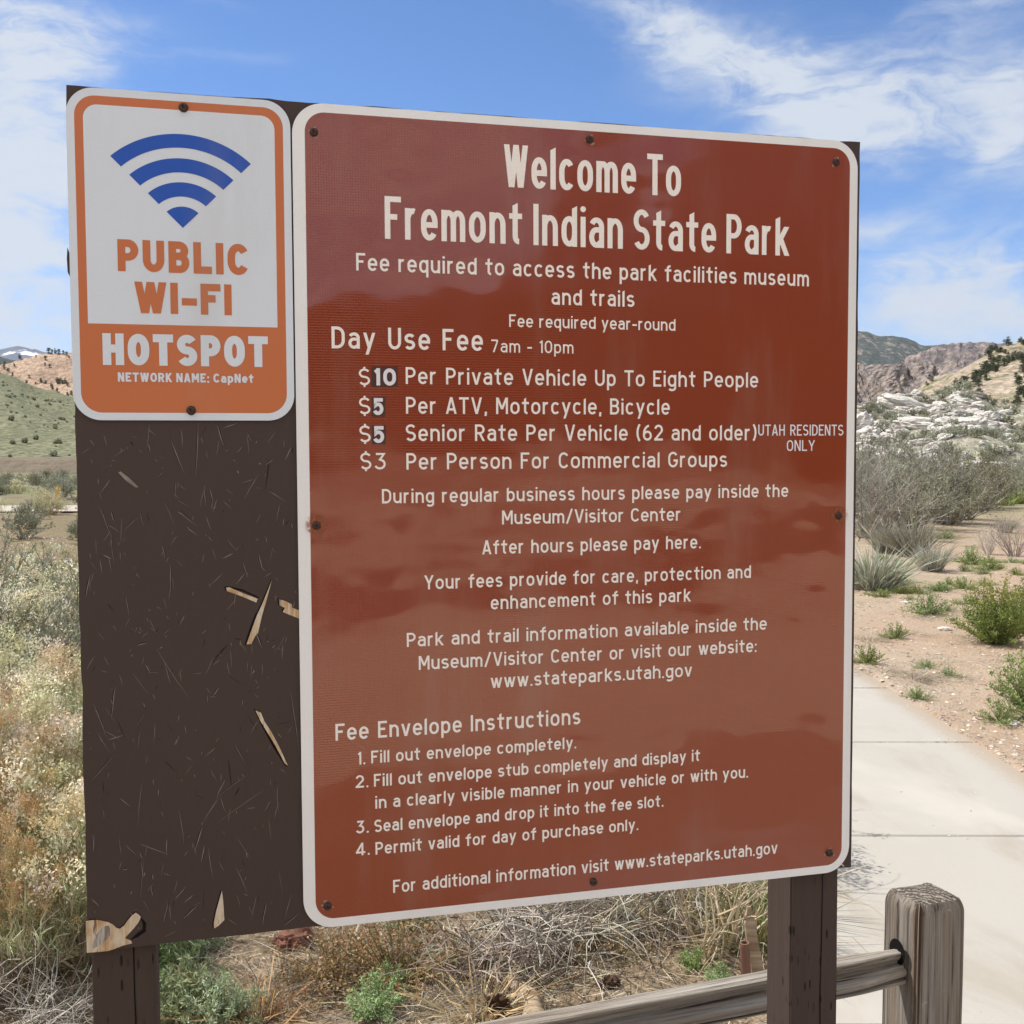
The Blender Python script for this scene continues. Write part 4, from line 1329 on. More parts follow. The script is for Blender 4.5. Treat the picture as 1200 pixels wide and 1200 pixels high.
for k, (px, py, ru) in enumerate(((368, 154.5, .9), (691.5, 163.2, .7), (980.6, 190, .9), (371, 616, 1.15), (983.6, 604.6, 1.1), (384, 1062.5, .9), (696, 1034, 0), (972.8, 1000, .7))):
    bolt(sign, px, py, rusty=ru, seed=k)

# --- the wi-fi sign
WB = np.array([-0.30538, 0.76127])
wifi = thing('wifi_sign', 'small white and orange sign with a blue wireless symbol', 'sign', SO + SU * WB[0] + np.array([0, 0, WB[1]]), SYAW)
Ww, Wh = .3030, .4572
fo = round_rect(0, 0, Ww, Wh, .037, 12)
mb = MB()
mb.poly(fo, -.0005, TS - .0005)
mb.build('sign_plate', M_ALU, wifi)
bo = round_rect(.0105, .0105, Ww - .0105, Wh - .0105, .028, 12)
bi_y0 = suv(200, 381)[1] - WB[1]
bi = round_rect(.0220, bi_y0, Ww - .0225, Wh - .0225, .0005, 12)
tp_r = .019
top = round_rect(.0220, bi_y0, Ww - .0225, Wh - .0225, tp_r, 12)
bi = np.concatenate([top[:26], [(.0220, bi_y0 + .0006)] * 1, np.repeat([[.0220, bi_y0]], 12, 0), np.repeat([[Ww - .0225, bi_y0]], 13, 0)])
mb = MB()
ring_poly(mb, fo, bo, .0002)
mb.build('white_border', M_WIFIWHITE, wifi)
mb = MB()
ring_poly(mb, bo, bi, .0002)
mb.build('orange_field', M_ORANGE, wifi)
mb = MB()
bi2 = np.concatenate([top[:26], [(.0220, bi_y0), (Ww - .0225, bi_y0)]])
mb.poly(bi2, .0002)
mb.build('white_field', M_WIFIWHITE, wifi)
ap = suv(214.4, 267.2) - WB
Rr = suv(211.2, 157.2)[1] - WB[1] - ap[1]
mb = MB()
for r0, r1 in ((.855, 1.0), (.592, .742), (.335, .487), (0.0, .228)):
    an = np.radians(np.linspace(90 - 43.5, 90 + 43.5, 33))
    cs = np.c_[np.cos(an) * 1.06, np.sin(an)]
    o_ = ap + cs * Rr * r1
    if r0 > 0:
        i_ = ap + cs * Rr * r0
        V = np.concatenate([o_, i_])
        k = np.arange(32)
        mb.add(np.c_[V[:, 0], np.full(66, -.0006), V[:, 1]], np.stack([k, k + 1, 33 + k + 1, 33 + k], 1))
    else:
        V = np.concatenate([o_, [ap]])
        k = np.arange(32)
        mb.add(np.c_[V[:, 0], np.full(34, -.0006), V[:, 1]], None, np.stack([k, k + 1, np.full(32, 33)], 1))
mb.build('wireless_symbol', M_BLUE, wifi)
place_line(wifi, 'lettering', 'PUBLIC', 138.2, 317.6, 291.3, 37.4, .235, .15, .3, M_ORANGE, .0006, WB)
place_line(wifi, 'lettering', 'WI-FI', 158.2, 366.8, 271.8, 36.8, .235, .12, .3, M_ORANGE, .0006, WB)
place_line(wifi, 'lettering', 'HOTSPOT', 120.7, 427.6, 314.3, 37.2, .255, .14, .3, M_WIFIWHITE, .0006, WB)
place_line(wifi, 'lettering', 'NETWORK NAME: CapNet', 138.2, 447.2, 297.0, 10.8, .215, .14, .34, M_WIFIWHITE, .0006, WB)
bolt(wifi, 215, 125.5, WB, .0054, 0, 20)
bolt(wifi, 224, 481, WB, .0054, 0, 21)

# ------------------------------------------------------------------ rail fence
fence_yaw = math.radians(20.0)
fd = np.array([math.cos(fence_yaw), math.sin(fence_yaw), 0])
pc = at(1080, 1128, 2.27)
fence_post_xy = np.array([pc[0], pc[1]])


def rough_section(hw, hd, n, seed, z, amp, r=.25, groove=1.0):
    t = np.linspace(0, 2 * np.pi, n, endpoint=False)
    e = 0.15
    x = np.sign(np.cos(t)) * np.abs(np.cos(t)) ** e * hw
    y = np.sign(np.sin(t)) * np.abs(np.sin(t)) ** e * hd
    k = t / (2 * np.pi) * 70
    d = amp * (fbm(k, k * 0 + z * 1.3, 3, seed) - groove * 1.4 * np.clip(vnoise(k * .9, k * 0 + z * .7, seed + 4) - .25, 0, 1))
    return np.c_[x + np.cos(t) * d, y + np.sin(t) * d]


fp = thing('fence_post', 'weathered grey timber fence post with a rounded cracked top beside the path', 'fence post', (fence_post_xy[0], fence_post_xy[1], -.02), fence_yaw)
mb = MB()
ph = at(1083, 1046, 2.27)[2] + .02
hw, hd, ns = .0575, .053, 120
secs = []
zs = np.concatenate([np.linspace(-.25, ph - .035, 34), ph - .035 + .032 * np.sin(np.linspace(0.15, 1, 7) * np.pi / 2)])
for z in zs:
    s_ = rough_section(hw, hd, ns, 3, z, .0072)
    f = 1.0
    if z > ph - .035:
        q = (z - (ph - .035)) / .035
        f = 1 - .17 * q ** 2.6
    lean = .006 * (z / ph)
    wob = .004 * vnoise(np.array([z * 3]), np.array([1.0]), 8)[0]
    secs.append(np.c_[s_[:, 0] * f + lean + wob, s_[:, 1] * f, np.full(ns, z)])
mb.loft(secs, False, False)
last = secs[-1]
# end grain dome
cap = MB()
rings = [last]
c = last.mean(0)
for k, f in enumerate((.86, .66, .44, .22)):
    rg = c + (last - c) * f
    rg[:, 2] = last[:, 2] + .006 * (1 - f * f) + .005 * fbm(rg[:, 0] * 60, rg[:, 1] * 60, 3, 4)
    rings.append(rg)
cap.loft(rings, False, True)
mb.build('post', M_WPOST, fp, False)
cap.build('post_top', M_END, fp, False)
# mortise opening above the rail
rc = at(1050, 1136, 2.23)
m = MB()
an = np.linspace(0, 2 * np.pi, 25)[:-1]
zc = at(1050, 1115, 2.25)[2] + .02
m.add(np.concatenate([np.c_[np.full(24, -hw - .0042), .024 * np.cos(an), zc + .026 * np.sin(an)], [[-hw - .0042, 0, zc]]]), None, [[i, (i + 1) % 24, 24] for i in range(24)])
m.build('mortise', M_CRACK_SHADE, fp)

rail_z = rc[2]
RL = 3.0
rail = thing('fence_rail', 'split grey weathered fence rail running low behind the sign posts', 'fence rail', (fence_post_xy[0] - fd[0] * (hw - .002), fence_post_xy[1] - fd[1] * (hw - .002), rail_z), fence_yaw)
mb = MB()
nx, nsr = 90, 110
secs = []
for k, x in enumerate(np.linspace(0, -RL, nx)):
    t = np.linspace(0, 2 * np.pi, nsr, endpoint=False)
    hh, hdp = .043, .030
    tp = min(1.0, .62 + (-x) * 3.2) if x > -.12 else 1.0
    dr = .006 * math.sin(x * 2.3) + .003 * math.sin(x * 5.1)
    PF_ = np.array([(.030, .0), (.029, .026), (.020, .040), (.002, .046), (-.014, .044), (-.020, .038), (-.016, .026), (.000, .012), (.000, .006 + dr), (-.022, .003 + dr), (-.034, -.001 + dr), (-.037, -.010), (-.035, -.022 + dr * .6),
                    (-.014, -.0255 + dr * .6), (-.013, -.0295 + dr * .6), (-.034, -.033 + dr * .5), (-.031, -.043), (-.012, -.049), (.012, -.047), (.027, -.034), (.030, 0)])
    sl = np.concatenate([[0], np.cumsum(np.linalg.norm(np.diff(PF_, axis=0), axis=1))])
    tt = np.linspace(0, sl[-1], nsr, endpoint=False)
    y = np.interp(tt, sl, PF_[:, 0]) * tp
    z = np.interp(tt, sl, PF_[:, 1]) * (.86 + .14 * tp) * .74
    # long splits along the viewer side
    for zc_, wdt, dep in ((-.014 + .004 * math.sin(x * 1.9), .0018, .005),):
        onf = (y < -.004)
        y = y + np.where(onf, dep * np.exp(-((z - zc_) / wdt) ** 2) * (0.6 + .4 * math.sin(x * 3 + zc_ * 90)), 0)
    kk = t / (2 * np.pi) * 40
    d = .0042 * fbm(kk, kk * 0 + x * 2.2, 4, 12) + .003 * fbm(kk * .3, kk * 0 + x * 7, 3, 14)
    bow = .008 * math.sin(-x * 2.4)
    secs.append(np.c_[np.full(nsr, x), y + np.cos(t) * d, z + np.sin(t) * d + bow * .4])
mb.loft(secs)
mb.build('rail', M_WRAIL, rail, False)
# the far post of the bay, behind the left board post
p2 = dup(fp, (fence_post_xy[0] - fd[0] * (RL + .02), fence_post_xy[1] - fd[1] * (RL + .02), -.02), fence_yaw, 1.0, 'weathered grey fence post at the far left end of the rail, beyond the board')


# ------------------------------------------------------------------ plants
def unit(n, up=0.0):
    v = rng.normal(size=(n, 3))
    v[:, 2] += up
    return v / np.linalg.norm(v, axis=1, keepdims=True)


def vary(col, n, k=0.25, hue=0.08):
    col = np.asarray(col, float)
    f = 1 + rng.uniform(-k, k, (n, 1))
    return np.clip(col * f * (1 + rng.uniform(-hue, hue, (n, 3))), 0.005, 0.95)


def pick(cols, weights, n, k=0.22):
    cols = np.asarray(cols, float)
    weights = (list(weights) + [1] * len(cols))[:len(cols)]
    i = rng.choice(len(cols), n, p=np.asarray(weights, float) / np.sum(weights))
    return vary(cols[i], n, k)


def arches(n, H, R, spread=0.1, lo=.75, power=.5):
    """n stem tips on a rough dome over a small crown; returns base, mid, tip"""
    th = rng.uniform(0, 2 * np.pi, n)
    q = rng.uniform(0, 1, n) ** power
    rad = R * q
    b = np.c_[np.cos(th), np.sin(th), np.zeros(n)] * (rad * spread)[:, None]
    b[:, 2] = 0
    lump = lo + (1 - lo) * rng.uniform(0, 1, n)
    zt = H * np.sqrt(np.maximum(1.04 - (rad / R) ** 2, .06)) * lump
    t = np.c_[rad * np.cos(th + rng.normal(0, .25, n)), rad * np.sin(th), zt]
    mid = b * .45 + t * .5 + np.c_[rng.normal(0, .05 * R, (n, 2)), np.full(n, H * .04)]
    return b, mid, t


def along(b, m, t, f):
    f = f[:, None]
    return b * (1 - f) ** 2 + 2 * m * f * (1 - f) + t * f ** 2


def add_stems(mb, b, m, t, r0, r1, col, sides=3, segs=3):
    for k in range(segs):
        f0, f1 = k / segs, (k + 1) / segs
        n = len(b)
        p0, p1 = along(b, m, t, np.full(n, f0)), along(b, m, t, np.full(n, f1))
        mb.cones(p0, p1, r0 + (r1 - r0) * f0, r0 + (r1 - r0) * f1, col, sides)


SAGE = ((.29, .31, .20), (.37, .375, .265), (.21, .235, .145), (.44, .43, .32))
TWIG = ((.24, .20, .155), (.34, .295, .24), (.16, .125, .095))


def sagebrush(name, H, R, nst, ntw, nlf, leafL, leafW, pal=SAGE, wts=(3, 3, 2, 1), twig=TWIG, bare=0.15, r0=.012, label='', cat='shrub', lo=.7, heads=0, head_pal=None, head_r=.03, nhead=26, upright=.9, headL=.02, headW=.008, blady=False):
    root = thing(name, label, cat)
    st, fo = MB(), MB()
    b, m, t = arches(nst, H, R, .12, lo)
    add_stems(st, b, m, t, r0, r0 * .25, pick(twig, (3, 2, 1), nst))
    i = rng.integers(0, nst, ntw)
    f = rng.uniform(.35, 1, ntw)
    p0 = along(b[i], m[i], t[i], f)
    d = (t[i] - b[i])
    d = d / np.linalg.norm(d, axis=1, keepdims=True) * .5 + unit(ntw, upright)
    Lt = H * rng.uniform(.10, .26, ntw)
    p1 = p0 + d / np.linalg.norm(d, axis=1, keepdims=True) * Lt[:, None]
    st.cones(p0, p1, r0 * .28, r0 * .1, pick(twig, (2, 3, 1), ntw))
    k = rng.integers(0, int(ntw * (1 - bare)), nlf)
    g = rng.uniform(.15, 1.05, nlf)[:, None]
    base = p0[k] * (1 - g) + p1[k] * g
    dd = (p1[k] - p0[k]) / Lt[k][:, None] * .9 + unit(nlf, .5)
    cl_ = pick(pal, wts, nlf) * vary((1, 1, 1), nst, .22, .05)[i[k]]
    if blady:
        fo.blades(base, dd, leafL * rng.uniform(.6, 1.4, nlf), leafW * rng.uniform(.7, 1.3, nlf), rng.normal(0, .22, (nlf, 3)), cl_, cl_ * 1.1, 2)
    else:
        fo.leaves(base, dd, leafL * rng.uniform(.6, 1.3, nlf), leafW * rng.uniform(.7, 1.3, nlf), cl_)
    st.build('stems', STEM, root)
    fo.build('foliage', FOL, root)
    if heads:
        hm = MB()
        k = np.argsort(-p1[:, 2] + rng.normal(0, .16 * H, ntw))[:heads]
        hp = p1[k]
        c = np.repeat(hp, nhead, 0) + rng.normal(0, head_r, (heads * nhead, 3)) * np.array([1, 1, .8])
        n = len(c)
        colh = np.repeat(pick(head_pal, np.ones(len(head_pal)), heads, .15), nhead, 0) * rng.uniform(.75, 1.2, (n, 1))
        hm.leaves(c, unit(n, .8), headL * rng.uniform(.6, 1.3, n), headW * rng.uniform(.7, 1.3, n), colh)
        hm.build('flower_heads', FOL, root)
    return root


def tuft(name, n, H, R, W, pal, wts, label, cat='grass tuft', bendk=.5, segs=3, up=1.6, parent=None):
    mb = MB()
    th = rng.uniform(0, 2 * np.pi, n)
    rad = R * rng.uniform(0, 1, n) ** .7
    base = np.c_[np.cos(th) * rad * .5, np.sin(th) * rad * .5, np.full(n, -.01)]
    out_ = np.c_[np.cos(th), np.sin(th), np.zeros(n)]
    d = out_ * (rad / max(R, 1e-6))[:, None] * rng.uniform(.3, 1.1, (n, 1)) + np.array([0, 0, up]) + rng.normal(0, .25, (n, 3))
    L = H * rng.uniform(.45, 1.1, n)
    bend = out_ * rng.uniform(0, bendk, (n, 1)) + np.array([0, 0, -1]) * rng.uniform(0, bendk * .8, (n, 1)) + rng.normal(0, .08, (n, 3))
    c = pick(pal, wts, n)
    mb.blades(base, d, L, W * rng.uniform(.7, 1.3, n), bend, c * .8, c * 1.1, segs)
    o = mb.build(name, FOL, parent)
    return tag(o, label, cat, None, 'thing') if label else o


def twigs(mb, p, d, L, r, depth, col, spread=.6, kids=(2, 4), up=.15, n0=4):
    """branching dry twig"""
    pts = [np.array(p, float)]
    dd = np.array(d, float)
    for k in range(n0):
        dd = dd + rng.normal(0, .16, 3) + np.array([0, 0, up * .3])
        dd /= np.linalg.norm(dd)
        pts.append(pts[-1] + dd * L / n0)
    mb.tube(pts, np.linspace(r, r * .45, len(pts)), 4, vary(col, 1, .2)[0])
    if depth <= 0:
        return
    for _ in range(rng.integers(kids[0], kids[1] + 1)):
        k = rng.integers(1, len(pts))
        nd = dd + rng.normal(0, spread, 3) + np.array([0, 0, up])
        twigs(mb, pts[k], nd / np.linalg.norm(nd), L * rng.uniform(.5, .75), r * .5, depth - 1, col, spread, kids, up, n0)


def dead_shrub(name, n, H, R, col, label, depth=2, r=.006, up=.2, spread=.7, cat='dead shrub'):
    mb = MB()
    for _ in range(n):
        a = rng.uniform(0, 2 * np.pi)
        q = rng.uniform(.1, 1)
        d = np.array([math.cos(a) * R * q, math.sin(a) * R * q, H * .8])
        twigs(mb, (math.cos(a) * .04, math.sin(a) * .04, -.02), d / np.linalg.norm(d), np.linalg.norm(d) * .75, r * rng.uniform(.7, 1.3), depth, col, spread, (2, 4), up)
    return tag(mb.build(name, STEM), label, cat)


GOLD = ((.70, .52, .26), (.76, .60, .36), (.60, .40, .18))
CREAM = ((.80, .71, .46), (.84, .78, .60), (.72, .60, .37))
RABBIT = ((.42, .47, .21), (.53, .53, .29), (.28, .34, .14), (.62, .58, .36))
STRAW = ((.58, .47, .30), (.68, .59, .42), (.47, .37, .23), (.36, .28, .18))

# --- brush on the left, near to far
near_a = sagebrush('rabbitbrush', .80, .46, 60, 620, 5200, .050, .0034, RABBIT, (2, 3, 1, 3), STRAW, .1, .006, 'tall narrow dried plume with golden brown seed heads at the picture edge', 'shrub', .6, 210, GOLD, .020, 60, 1.5, .015, .0075, True)
near_b = sagebrush('rabbitbrush', .82, .52, 60, 620, 5600, .065, .0052, RABBIT, (3, 3, 2, 3), STRAW, .1, .006, 'dry shrub with cream yellow flower heads against the board edge', 'shrub', .6, 60, CREAM, .036, 130, 1.4, .019, .0095, True)
sage_n = sagebrush('sagebrush', .95, .75, 50, 620, 8500, .034, .0075, SAGE, (3, 3, 2, 1), TWIG, .2, .011, 'grey green sagebrush with bare grey twigs low down, behind the cream flowered shrub', 'sagebrush', .7, 60, CREAM, .022, 20, 1.0)
sage_f = sagebrush('sagebrush', 1.0, .85, 36, 300, 2600, .075, .022, SAGE, (3, 3, 2, 1), TWIG, .2, .016, 'rounded grey green sagebrush standing alone before the pale gravel road', 'sagebrush', .72)
rab_f = sagebrush('rabbitbrush', .85, .6, 40, 320, 2400, .06, .014, RABBIT, (2, 3, 2, 2), STRAW, .15, .010, 'straw coloured shrub with pale flower heads in the middle distance left of the board', 'shrub', .75, 90, CREAM, .045, 16, 1.4, .035, .018)

P = lambda px, py: gp(px, py)


def on_ground(px, py):
    p = gp(px, py, 0.0)
    return np.array([p[0], p[1], ghs(p[0], p[1]) - .01])


def jit():
    return rng.uniform(0, 6.28)


put(near_a, on_ground(-28, 1120), 1.0, (.55, .55, .92))
put(near_b, on_ground(66, 1040), 2.0, .8)
put(sage_n, on_ground(4, 880), .5, .85)
put(sage_f, on_ground(26, 634), .3, .56)
put(rab_f, on_ground(60, 760), .3, .85)
GL = 'brush beside the board'
for px, py, pr, s, lab in (
        (95, 1120, near_b, .72, 'low cream headed shrub touching the board corner'),
        (-60, 1040, near_b, 1.0, 'cream headed shrub cut by the picture edge beside the golden one'),
        (80, 945, near_b, .85, 'green and cream shrub behind the board edge at mid height'),
        (24, 960, near_b, .7, 'cream flowered shrub between the golden shrub and the board'),
        (-30, 905, near_b, .8, 'tangled shrub with cream heads behind the golden shrub'),
        (90, 830, sage_n, .9, 'grey sagebrush close to the board edge below the small green patch'),
        (44, 800, near_b, .8, 'straw topped shrub rising in front of the grey sagebrush'),
        (-30, 790, sage_n, 1.1, 'broad grey sagebrush cut by the picture edge'),
        (92, 745, rab_f, .72, 'pale shrub beside the board edge above the sagebrush'),
        (18, 735, rab_f, .78, 'straw coloured shrub in front of the lone rounded sagebrush'),
        (48, 700, sage_f, .42, 'small sage shrub beyond the straw coloured shrubs'),
        (2, 705, rab_f, .55, 'dull straw shrub at the picture edge below the lone sagebrush'),
        (84, 672, rab_f, .42, 'straw shrub below the yellow marker post'),
        (104, 640, sage_f, .48, 'sagebrush against the board just below the yellow marker post')):
    dup(pr, on_ground(px, py), jit(), s, lab, GL)
# more of the same brush further left and behind the board
GB = 'brush thicket around and behind the board'
LB = 'dry grey green brush in the thicket beside the board'
for _ in range(46):
    px, d = rng.uniform(-330, 560), rng.uniform(4.6, 17)
    x, y = (px - 600) / FPX * d, d
    if -25 < px < 115 or x > .25:
        continue
    pr = (near_b, sage_n, rab_f)[rng.choice(3)]
    dup(pr, (x, y, ghs(x, y) - .02), jit(), rng.uniform(.7, 1.05), LB, GB)
GV = 'sagebrush over the valley floor'
LV = 'small grey green sagebrush on the valley floor near the pale road'
for _ in range(170):
    d = 17 + 62 * rng.uniform(0, 1) ** .8
    px = rng.uniform(-140, 190)
    if 26.5 < d < 33.5:
        continue
    x = (px - 600) / FPX * d
    dup((sage_f, sage_f, rab_f)[rng.integers(0, 3)], (x, d, ghs(x, d) - .03), jit(), rng.uniform(.32, .72), LV, GV)

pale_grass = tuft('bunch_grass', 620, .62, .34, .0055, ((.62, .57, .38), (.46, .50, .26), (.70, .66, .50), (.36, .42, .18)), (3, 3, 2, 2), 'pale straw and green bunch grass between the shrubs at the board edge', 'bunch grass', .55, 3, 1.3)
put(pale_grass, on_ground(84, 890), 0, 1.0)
for px, py, s_, lab in ((40, 845, .95, 'pale bunch grass in front of the grey sagebrush'), (72, 800, .8, 'pale bunch grass low beside the straw topped shrub'), (8, 985, .9, 'pale bunch grass under the golden plume'), (58, 1010, .85, 'greenish bunch grass between the cream shrubs and the board'),
                        (90, 1075, .8, 'pale bunch grass above the dead branches by the board corner'), (30, 1080, .75, 'low pale bunch grass above the tangle of dead branches'), (75, 715, .7, 'pale bunch grass in the green patch')):
    dup(pale_grass, on_ground(px, py), jit(), s_, lab)

# bushes dotted over the olive slope
bush = MB()
nb_ = 240
c = unit(nb_) * np.array([.8, .8, .6]) * rng.uniform(.5, 1, (nb_, 1)) + np.array([0, 0, .45])
bush.leaves(c, unit(nb_, .6), .42 * rng.uniform(.6, 1.3, nb_), .26, pick(((.33, .335, .21), (.27, .28, .165), (.42, .40, .28)), (3, 2, 2), nb_))
bush_o = tag(bush.build('hillside_bush', FOL), 'small rounded brush clump dotted over the olive green slope', 'bush', 'bushes on the olive slope')
first = True
for _ in range(520):
    px, t = rng.uniform(-110, 190), rng.uniform(.03, .98)
    if fbm(np.array([px * .045]), np.array([t * 5]), 3, 171)[0] < .02 and rng.random() < .8:
        continue
    p = olive_hill(px, t)
    s = .16 + .42 * rng.random() ** 2.5
    if first:
        put(bush_o, p, jit(), s)
        first = False
    else:
        dup(bush_o, p, jit(), s)

# --- junipers on the slopes
JUN = ((.088, .104, .058), (.115, .13, .072), (.064, .078, .046), (.15, .16, .095))


def juniper(label, H=4.2, R=1.7, n=900, lumps=13):
    root = thing('juniper_tree', label, 'tree')
    tr = MB()
    tr.tube([(0, 0, -.4), (.06, .03, .5), (-.05, .05, 1.3), (.04, -.03, H * .7)], (.20, .17, .13, .04), 6, (.15, .11, .085))
    cr = MB()
    cs, rs = [], []
    for k in range(lumps):
        a, h = rng.uniform(0, 6.28), rng.uniform(.14, .92)
        rad = R * .72 * math.sqrt(max(.05, 1 - (h - .35) ** 2 * 1.9)) * rng.uniform(.35, 1)
        cs.append((math.cos(a) * rad, math.sin(a) * rad, h * H))
        rs.append(R * rng.uniform(.30, .52))
        tr.tube([(0, 0, max(.3, h * H * .55)), np.array(cs[-1]) * .6 + np.array([0, 0, h * H * .3]), cs[-1]], (.07, .045, .015), 4, (.15, .11, .085))
    i = rng.integers(0, lumps, n)
    c = np.array(cs)[i] + unit(n) * (np.array(rs)[i] * rng.uniform(.45, 1.05, n))[:, None] * np.array([1, 1, .85])
    shade = vary((1, 1, 1), lumps, .25)[i]
    cr.leaves(c, unit(n, .7), .38 * rng.uniform(.6, 1.3, n), .20 * rng.uniform(.7, 1.2, n), pick(JUN, (3, 2, 2, 1), n) * shade)
    tr.build('trunk', STEM, root)
    cr.build('crown', FOL, root)
    return root


jun = [juniper('dark green juniper on the tan slope beside the rocky knoll'), juniper('dark green juniper on the tan slope beside the rocky knoll', 3.4, 1.9, 800, 11), juniper('dark green juniper on the tan slope beside the rocky knoll', 5.2, 1.6, 950, 15)]
GJ = 'junipers on the right hand slope'
used = 0
for _ in range(240):
    px, t = rng.uniform(1112, 1225), rng.uniform(.12, 1.0) ** .8
    if fbm(np.array([px * .03]), np.array([t * 3]), 3, 77)[0] < -.12:
        continue
    p = juniper_hill(px, t)
    if used < 3:
        put(jun[used], p, jit(), rng.uniform(.22, .42), None, GJ)
    else:
        dup(jun[used % 3], p, jit(), (lambda q: (q * 1.25, q * 1.25, q * .8))(rng.uniform(.24, .48)), None, GJ)
    used += 1
GT = 'scattered shrubs on the lower tan slope'
for _ in range(22):
    p = tan_hill(rng.uniform(1070, 1230), rng.uniform(.1, .9))
    dup(jun[1], p, jit(), rng.uniform(.25, .5), 'small dark shrub on the bare tan slope above the white rocks', GT)
GP = 'junipers on the pink hill'
for _ in range(170):
    px, t = rng.uniform(-8, 96), .35 + .64 * rng.uniform(0, 1) ** 1.35
    if t > .72 and rng.random() < .35:
        continue
    dup(jun[used % 3], pink_hill(px, t), jit(), rng.uniform(.35, .8) * (1.0 if t > .4 else 1.3), 'dark juniper dotted on the pink hill left of the small sign', GP)
    used += 1
for px, s in ((62, .95), (65, .7), (73, .8), (78, .6)):
    dup(jun[0], pink_hill(px, .985), jit(), s, 'juniper breaking the skyline of the pink hill', 'skyline junipers on the pink hill')

# --- rocky knoll: pale boulders and brush
def boulder(seed, flat=.6):
    import bmesh
    bm = bmesh.new()
    bmesh.ops.create_icosphere(bm, subdivisions=4, radius=1.0)
    co = np.array([v.co for v in bm.verts])
    n1 = fbm(co[:, 0] * 1.5 + seed, co[:, 1] * 1.5 + co[:, 2] * 1.1, 4, seed)
    n2 = fbm(co[:, 0] * 1.3 - seed, co[:, 2] * 3.4 + co[:, 1], 5, seed + 9, .62)
    rid = np.abs(fbm(co[:, 0] * 1.7 + co[:, 2], co[:, 1] * 1.7 - seed, 3, seed + 21))
    co = co * (1 + .5 * n1 + .34 * n2 - .55 * np.clip(.16 - rid, 0, 1) * 2)[:, None]
    co = np.sign(co) * np.abs(co) ** .8
    co[:, 2] = co[:, 2] * flat + .10 * np.round(co[:, 2] * 4) / 4
    for v, c_ in zip(bm.verts, co):
        v.co = c_
    me = bpy.data.meshes.new('boulder')
    bm.to_mesh(me)
    bm.free()
    me.materials.append(M_BOULDER)
    for p_ in me.polygons:
        p_.use_smooth = False
    return me


bms = [boulder(3), boulder(5, .5), boulder(8, .7), boulder(13, .45)]
GK = 'pale boulders on the rocky knoll'
big = []
for cx, ct, n_, sp, sm in ((1080, .86, 12, 16, 1.2), (1020, .55, 9, 12, 1.2), (1060, .68, 14, 14, 1.5), (1045, .62, 8, 10, 1.2), (1132, .80, 20, 22, 1.9), (1150, .66, 18, 20, 1.8), (1120, .93, 8, 9, 1.5), (1030, .40, 10, 18, 1.3), (1120, .5, 12, 24, 1.5), (1012, .3, 7, 10, 1.5), (1168, .78, 6, 8, 1.8)):
    for _ in range(n_):
        big.append((rng.normal(cx, sp * .6), float(np.clip(rng.normal(ct, .07), .05, .985)), sm * .44 * rng.uniform(.4, 1.3)))
for k in range(230):
    big.append((rng.uniform(985, 1190), rng.uniform(.12, .97), .22 + rng.exponential(.24)))
for k, (px, t, s) in enumerate(big):
    o = link('boulder', bms[k % 4])
    p = knoll(px, t)
    tag(o, 'large pale boulder on the crown of the rocky knoll' if s >= .8 else 'pale rough boulder among brush on the rocky knoll', 'boulder', 'large ' + GK if s >= .8 else GK)
    put(o, p + np.array([0, 0, s * .08]), jit(), (s * .62 * rng.uniform(.9, 1.6), s * .62, s * .44 * rng.uniform(.8, 1.4)), tilt=(rng.normal(0, .2), rng.normal(0, .2)))
sage_k = sagebrush('sagebrush', 1.1, 1.0, 24, 160, 1100, .15, .06, ((.36, .37, .25), (.44, .44, .32), (.27, .29, .185), (.50, .48, .37)), (3, 3, 2, 1), TWIG, .15, .02, 'grey green sagebrush between the pale boulders on the knoll', 'sagebrush', .7)
GKS = 'sagebrush on the rocky knoll'
for k in range(175):
    p = knoll(rng.uniform(960, 1230), rng.uniform(.02, 1.0))
    if k == 0:
        put(sage_k, p, 0, 1.0, None, GKS)
    else:
        dup(sage_k, p, jit(), rng.uniform(.22, .66), None, GKS)

# --- tall brush thicket in front of the knoll
GREYTW = ((.33, .30, .25), (.41, .375, .32), (.24, .205, .17))
tall_g = sagebrush('tall_sagebrush', 1.75, 1.25, 46, 720, 6200, .075, .022, ((.31, .31, .195), (.39, .38, .255), (.23, .235, .14)), (3, 3, 2), GREYTW, .1, .020, 'tall sage bush with green grey crown over dark bare stems in the thicket', 'sagebrush', .7)
tall_t = sagebrush('bare_bush', 1.7, 1.2, 50, 900, 1300, .06, .016, ((.26, .25, .18), (.32, .30, .23), (.22, .21, .15)), (3, 3, 2), GREYTW, .55, .018, 'leafless grey twiggy bush in the thicket', 'bush', .65)
spots = [(1036, 622, tall_g, .82), (1062, 616, tall_g, .88), (1012, 628, tall_t, .95), (1092, 607, tall_g, .80), (1112, 609, tall_g, .88), (1130, 603, tall_g, .70), (1078, 600, tall_t, .95), (1050, 600, tall_t, 1.05), (1022, 603, tall_t, 1.1),
         (1147, 588, tall_g, .92), (1120, 590, tall_g, 1.0), (1165, 580, tall_g, .80), (1098, 592, tall_t, 1.08), (1180, 572, tall_g, .85), (1195, 566, tall_t, .95), (1070, 586, tall_t, 1.2), (1040, 586, tall_g, 1.15), (1008, 590, tall_g, 1.1), (985, 610, tall_g, 1.0), (965, 620, tall_t, 1.0), (1215, 575, tall_g, 1.0), (1240, 585, tall_g, 1.0), (935, 612, tall_g, 1.1)]
labs = {id(tall_g): ('tall sage bush with green grey crown over dark bare stems in the thicket', 'tall sage bushes of the thicket'), id(tall_t): ('leafless grey twiggy bush in the thicket before the white rocks', 'bare bushes of the thicket')}
seen = set()
